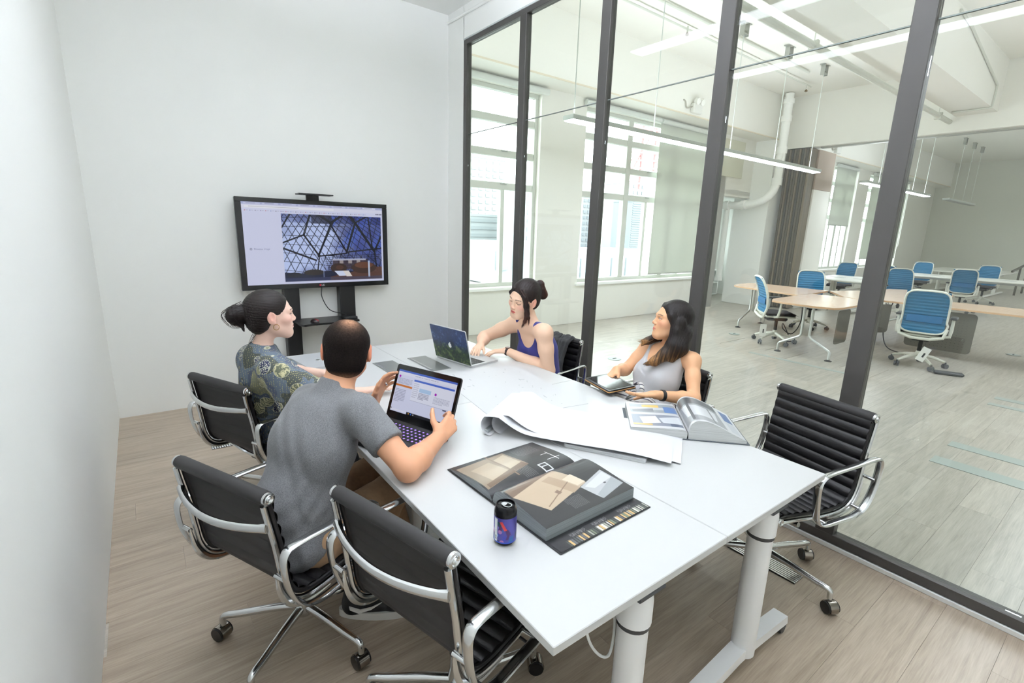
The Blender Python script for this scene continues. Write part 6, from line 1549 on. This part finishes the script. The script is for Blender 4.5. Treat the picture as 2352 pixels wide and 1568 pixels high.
    R1, R2 = torso(T, pel, chest, neck, right, .98, .010, True, fwd)
    f = R2[:, 1] if R2[:, 1]@fwd > 0 else -R2[:, 1]; RR = np.stack([R2[:, 0], f, R2[:, 2]], 1)
    T.ell(pel+A([-.03, 0, .1]), (.15, .16, .14), None, .06)
    for s_ in (shR, shL): T.cap(neck-A([0, 0, .045]), s_-(s_-neck)*.35, .042, .042, .03)
    T.ell(neck+f*.10+A([0, 0, -.03]), (.088, .14, .12), RR, .012, 'sub'); T.ell(neck+A([0, 0, .055]), (.08, .10, .085), RR, .012, 'sub'); T.ell(neck-f*.09+A([0, 0, .01]), (.075, .08, .08), RR, .012, 'sub')
    for s_ in (shR, shL):
        out = nrm((s_-neck)*A([1, 1, 0])); T.ell(s_+out*.05+A([0, 0, -.02]), (.075, .075, .13), np.stack([out, np.cross([0, 0, 1], out), [0, 0, 1]], 1), .012, 'sub')
    fold = lambda P: (.004*np.sin(P[:, 1]*85+5*np.sin(P[:, 2]*9)+P[:, 0]*30)*np.clip((.84-P[:, 2])*4, 0, 1))[:, None]*A([[-.8, -.5, 0]])
    T.build('tank_top', cloth('pale_grey_cloth', (204, 205, 208), .15, 30, .8), o, None, fold, 2)
    st = mat('striped_linen', (226, 224, 220), .85); nt = st.node_tree; N = nt.nodes; L_ = nt.links
    tc = N.new('ShaderNodeTexCoord'); wv = N.new('ShaderNodeTexWave'); wv.bands_direction = 'DIAGONAL'; wv.inputs['Scale'].default_value = 16; wv.inputs['Distortion'].default_value = 2.5; L_.new(tc.outputs['Object'], wv.inputs['Vector'])
    rp = N.new('ShaderNodeValToRGB'); rp.color_ramp.elements[0].position = .12; rp.color_ramp.elements[0].color = (*lin((70, 70, 84)), 1); rp.color_ramp.elements[1].position = .2; rp.color_ramp.elements[1].color = (*lin((228, 226, 222)), 1)
    L_.new(wv.outputs['Fac'], rp.inputs['Fac']); L_.new(rp.outputs[0], N['Principled BSDF'].inputs['Base Color'])
    seated_legs(o, pel+A([-.04, 0, .08]), fwd, st, [A([2.475, -3.05, .655]), A([2.46, -3.25, .64])], [A([2.2, -3.0, .1]), A([2.2, -3.2, .1])], (.10, .085, .06))
    bow = pel+A([-.13, -.01, .235])
    tube_child('belt_knot', bez([bow+A([0, -.02, -.03]), bow+A([-.01, -.05, .03]), bow+A([.01, -.02, .06]), bow+A([.01, .03, .03]), bow+A([0, .01, -.02]), bow+A([-.04, .05, -.03])], 24), .016, st, o, 10, False, .5)
    tube_child('belt', [tuple(pel+A([.0, 0, .17])+A([.158*math.cos(t), .168*math.sin(t), 0])) for t in np.linspace(0, 2*PI, 31)[:-1]], .014, st, o, 8, True)
    ax = wrL-elL; band(o, 'wristband', wrL-nrm(ax)*.045, ax, .0315, .020, mat('band_black', (24, 24, 26), .4))
woman_grey()
# tablet in her hands, scarf on the chair
tb = empty('tablet', (2.355, -3.105, .757), label='dark tablet in an orange-lined folding case held over the table edge', category='tablet')
tr = Matrix.Rotation(math.radians(-104), 3, 'Z') @ Matrix.Rotation(.08, 3, 'X')
MB().prism(rounded_rect(.25, .175, .01), .007, tr, (0, 0, .010)).build('body', mat('tablet_black', (28, 28, 30), .3), tb)
MB().prism(rounded_rect(.225, .15, .004), .0008, tr, tr @ Vector((0, 0, .0072))+Vector((0, 0, .010))).build('screen', mat('tablet_glass', (46, 44, 44), .06), tb)
MB().prism(rounded_rect(.255, .18, .01), .003, tr, (0, 0, .0045)).build('case_back', mat('case_tan', (196, 148, 96), .6), tb)
MB().prism(rounded_rect(.255, .18, .01), .003, tr, (0, 0, -.001)).build('case_cover', mat('case_black', (36, 34, 34), .6), tb)
sf = Field((2.60, -2.36, .38), (2.92, -1.94, .90), .006)
for i in range(7):
    y = -2.33+i*.042; w_ = .018+.006*math.sin(i*2.1)
    sf.chain([(2.685+.01*math.sin(i), y, .50+.05*math.sin(i*1.7)), (2.70, y+.006, .66), (2.745, y, .80), (2.79, y, .828), (2.835, y, .80), (2.845+.01*math.cos(i*2), y+.01, .62), (2.84, y+.015, .46+.06*math.sin(i*2.3))], [w_, w_*1.05, w_, w_*.9, w_, w_*1.05, w_*.9], .014)
so = sf.build('scarf', cloth('charcoal_wool', (52, 53, 54), .4, 60, .95, .12, 200), None, None, lambda P: (.004*np.sin(P[:, 1]*160+P[:, 2]*12))[:, None]*A([[1, 0, 0]]))
tag(so, 'charcoal wool scarf draped over the chair back behind the woman in navy', 'scarf')

# small glowing details are seen but need not be sampled as lamps
for _m in bpy.data.materials:
    if _m.name.endswith('_glow') or _m.name in ('screen_glow', 'screen_text'): _m.cycles.emission_sampling = 'NONE'
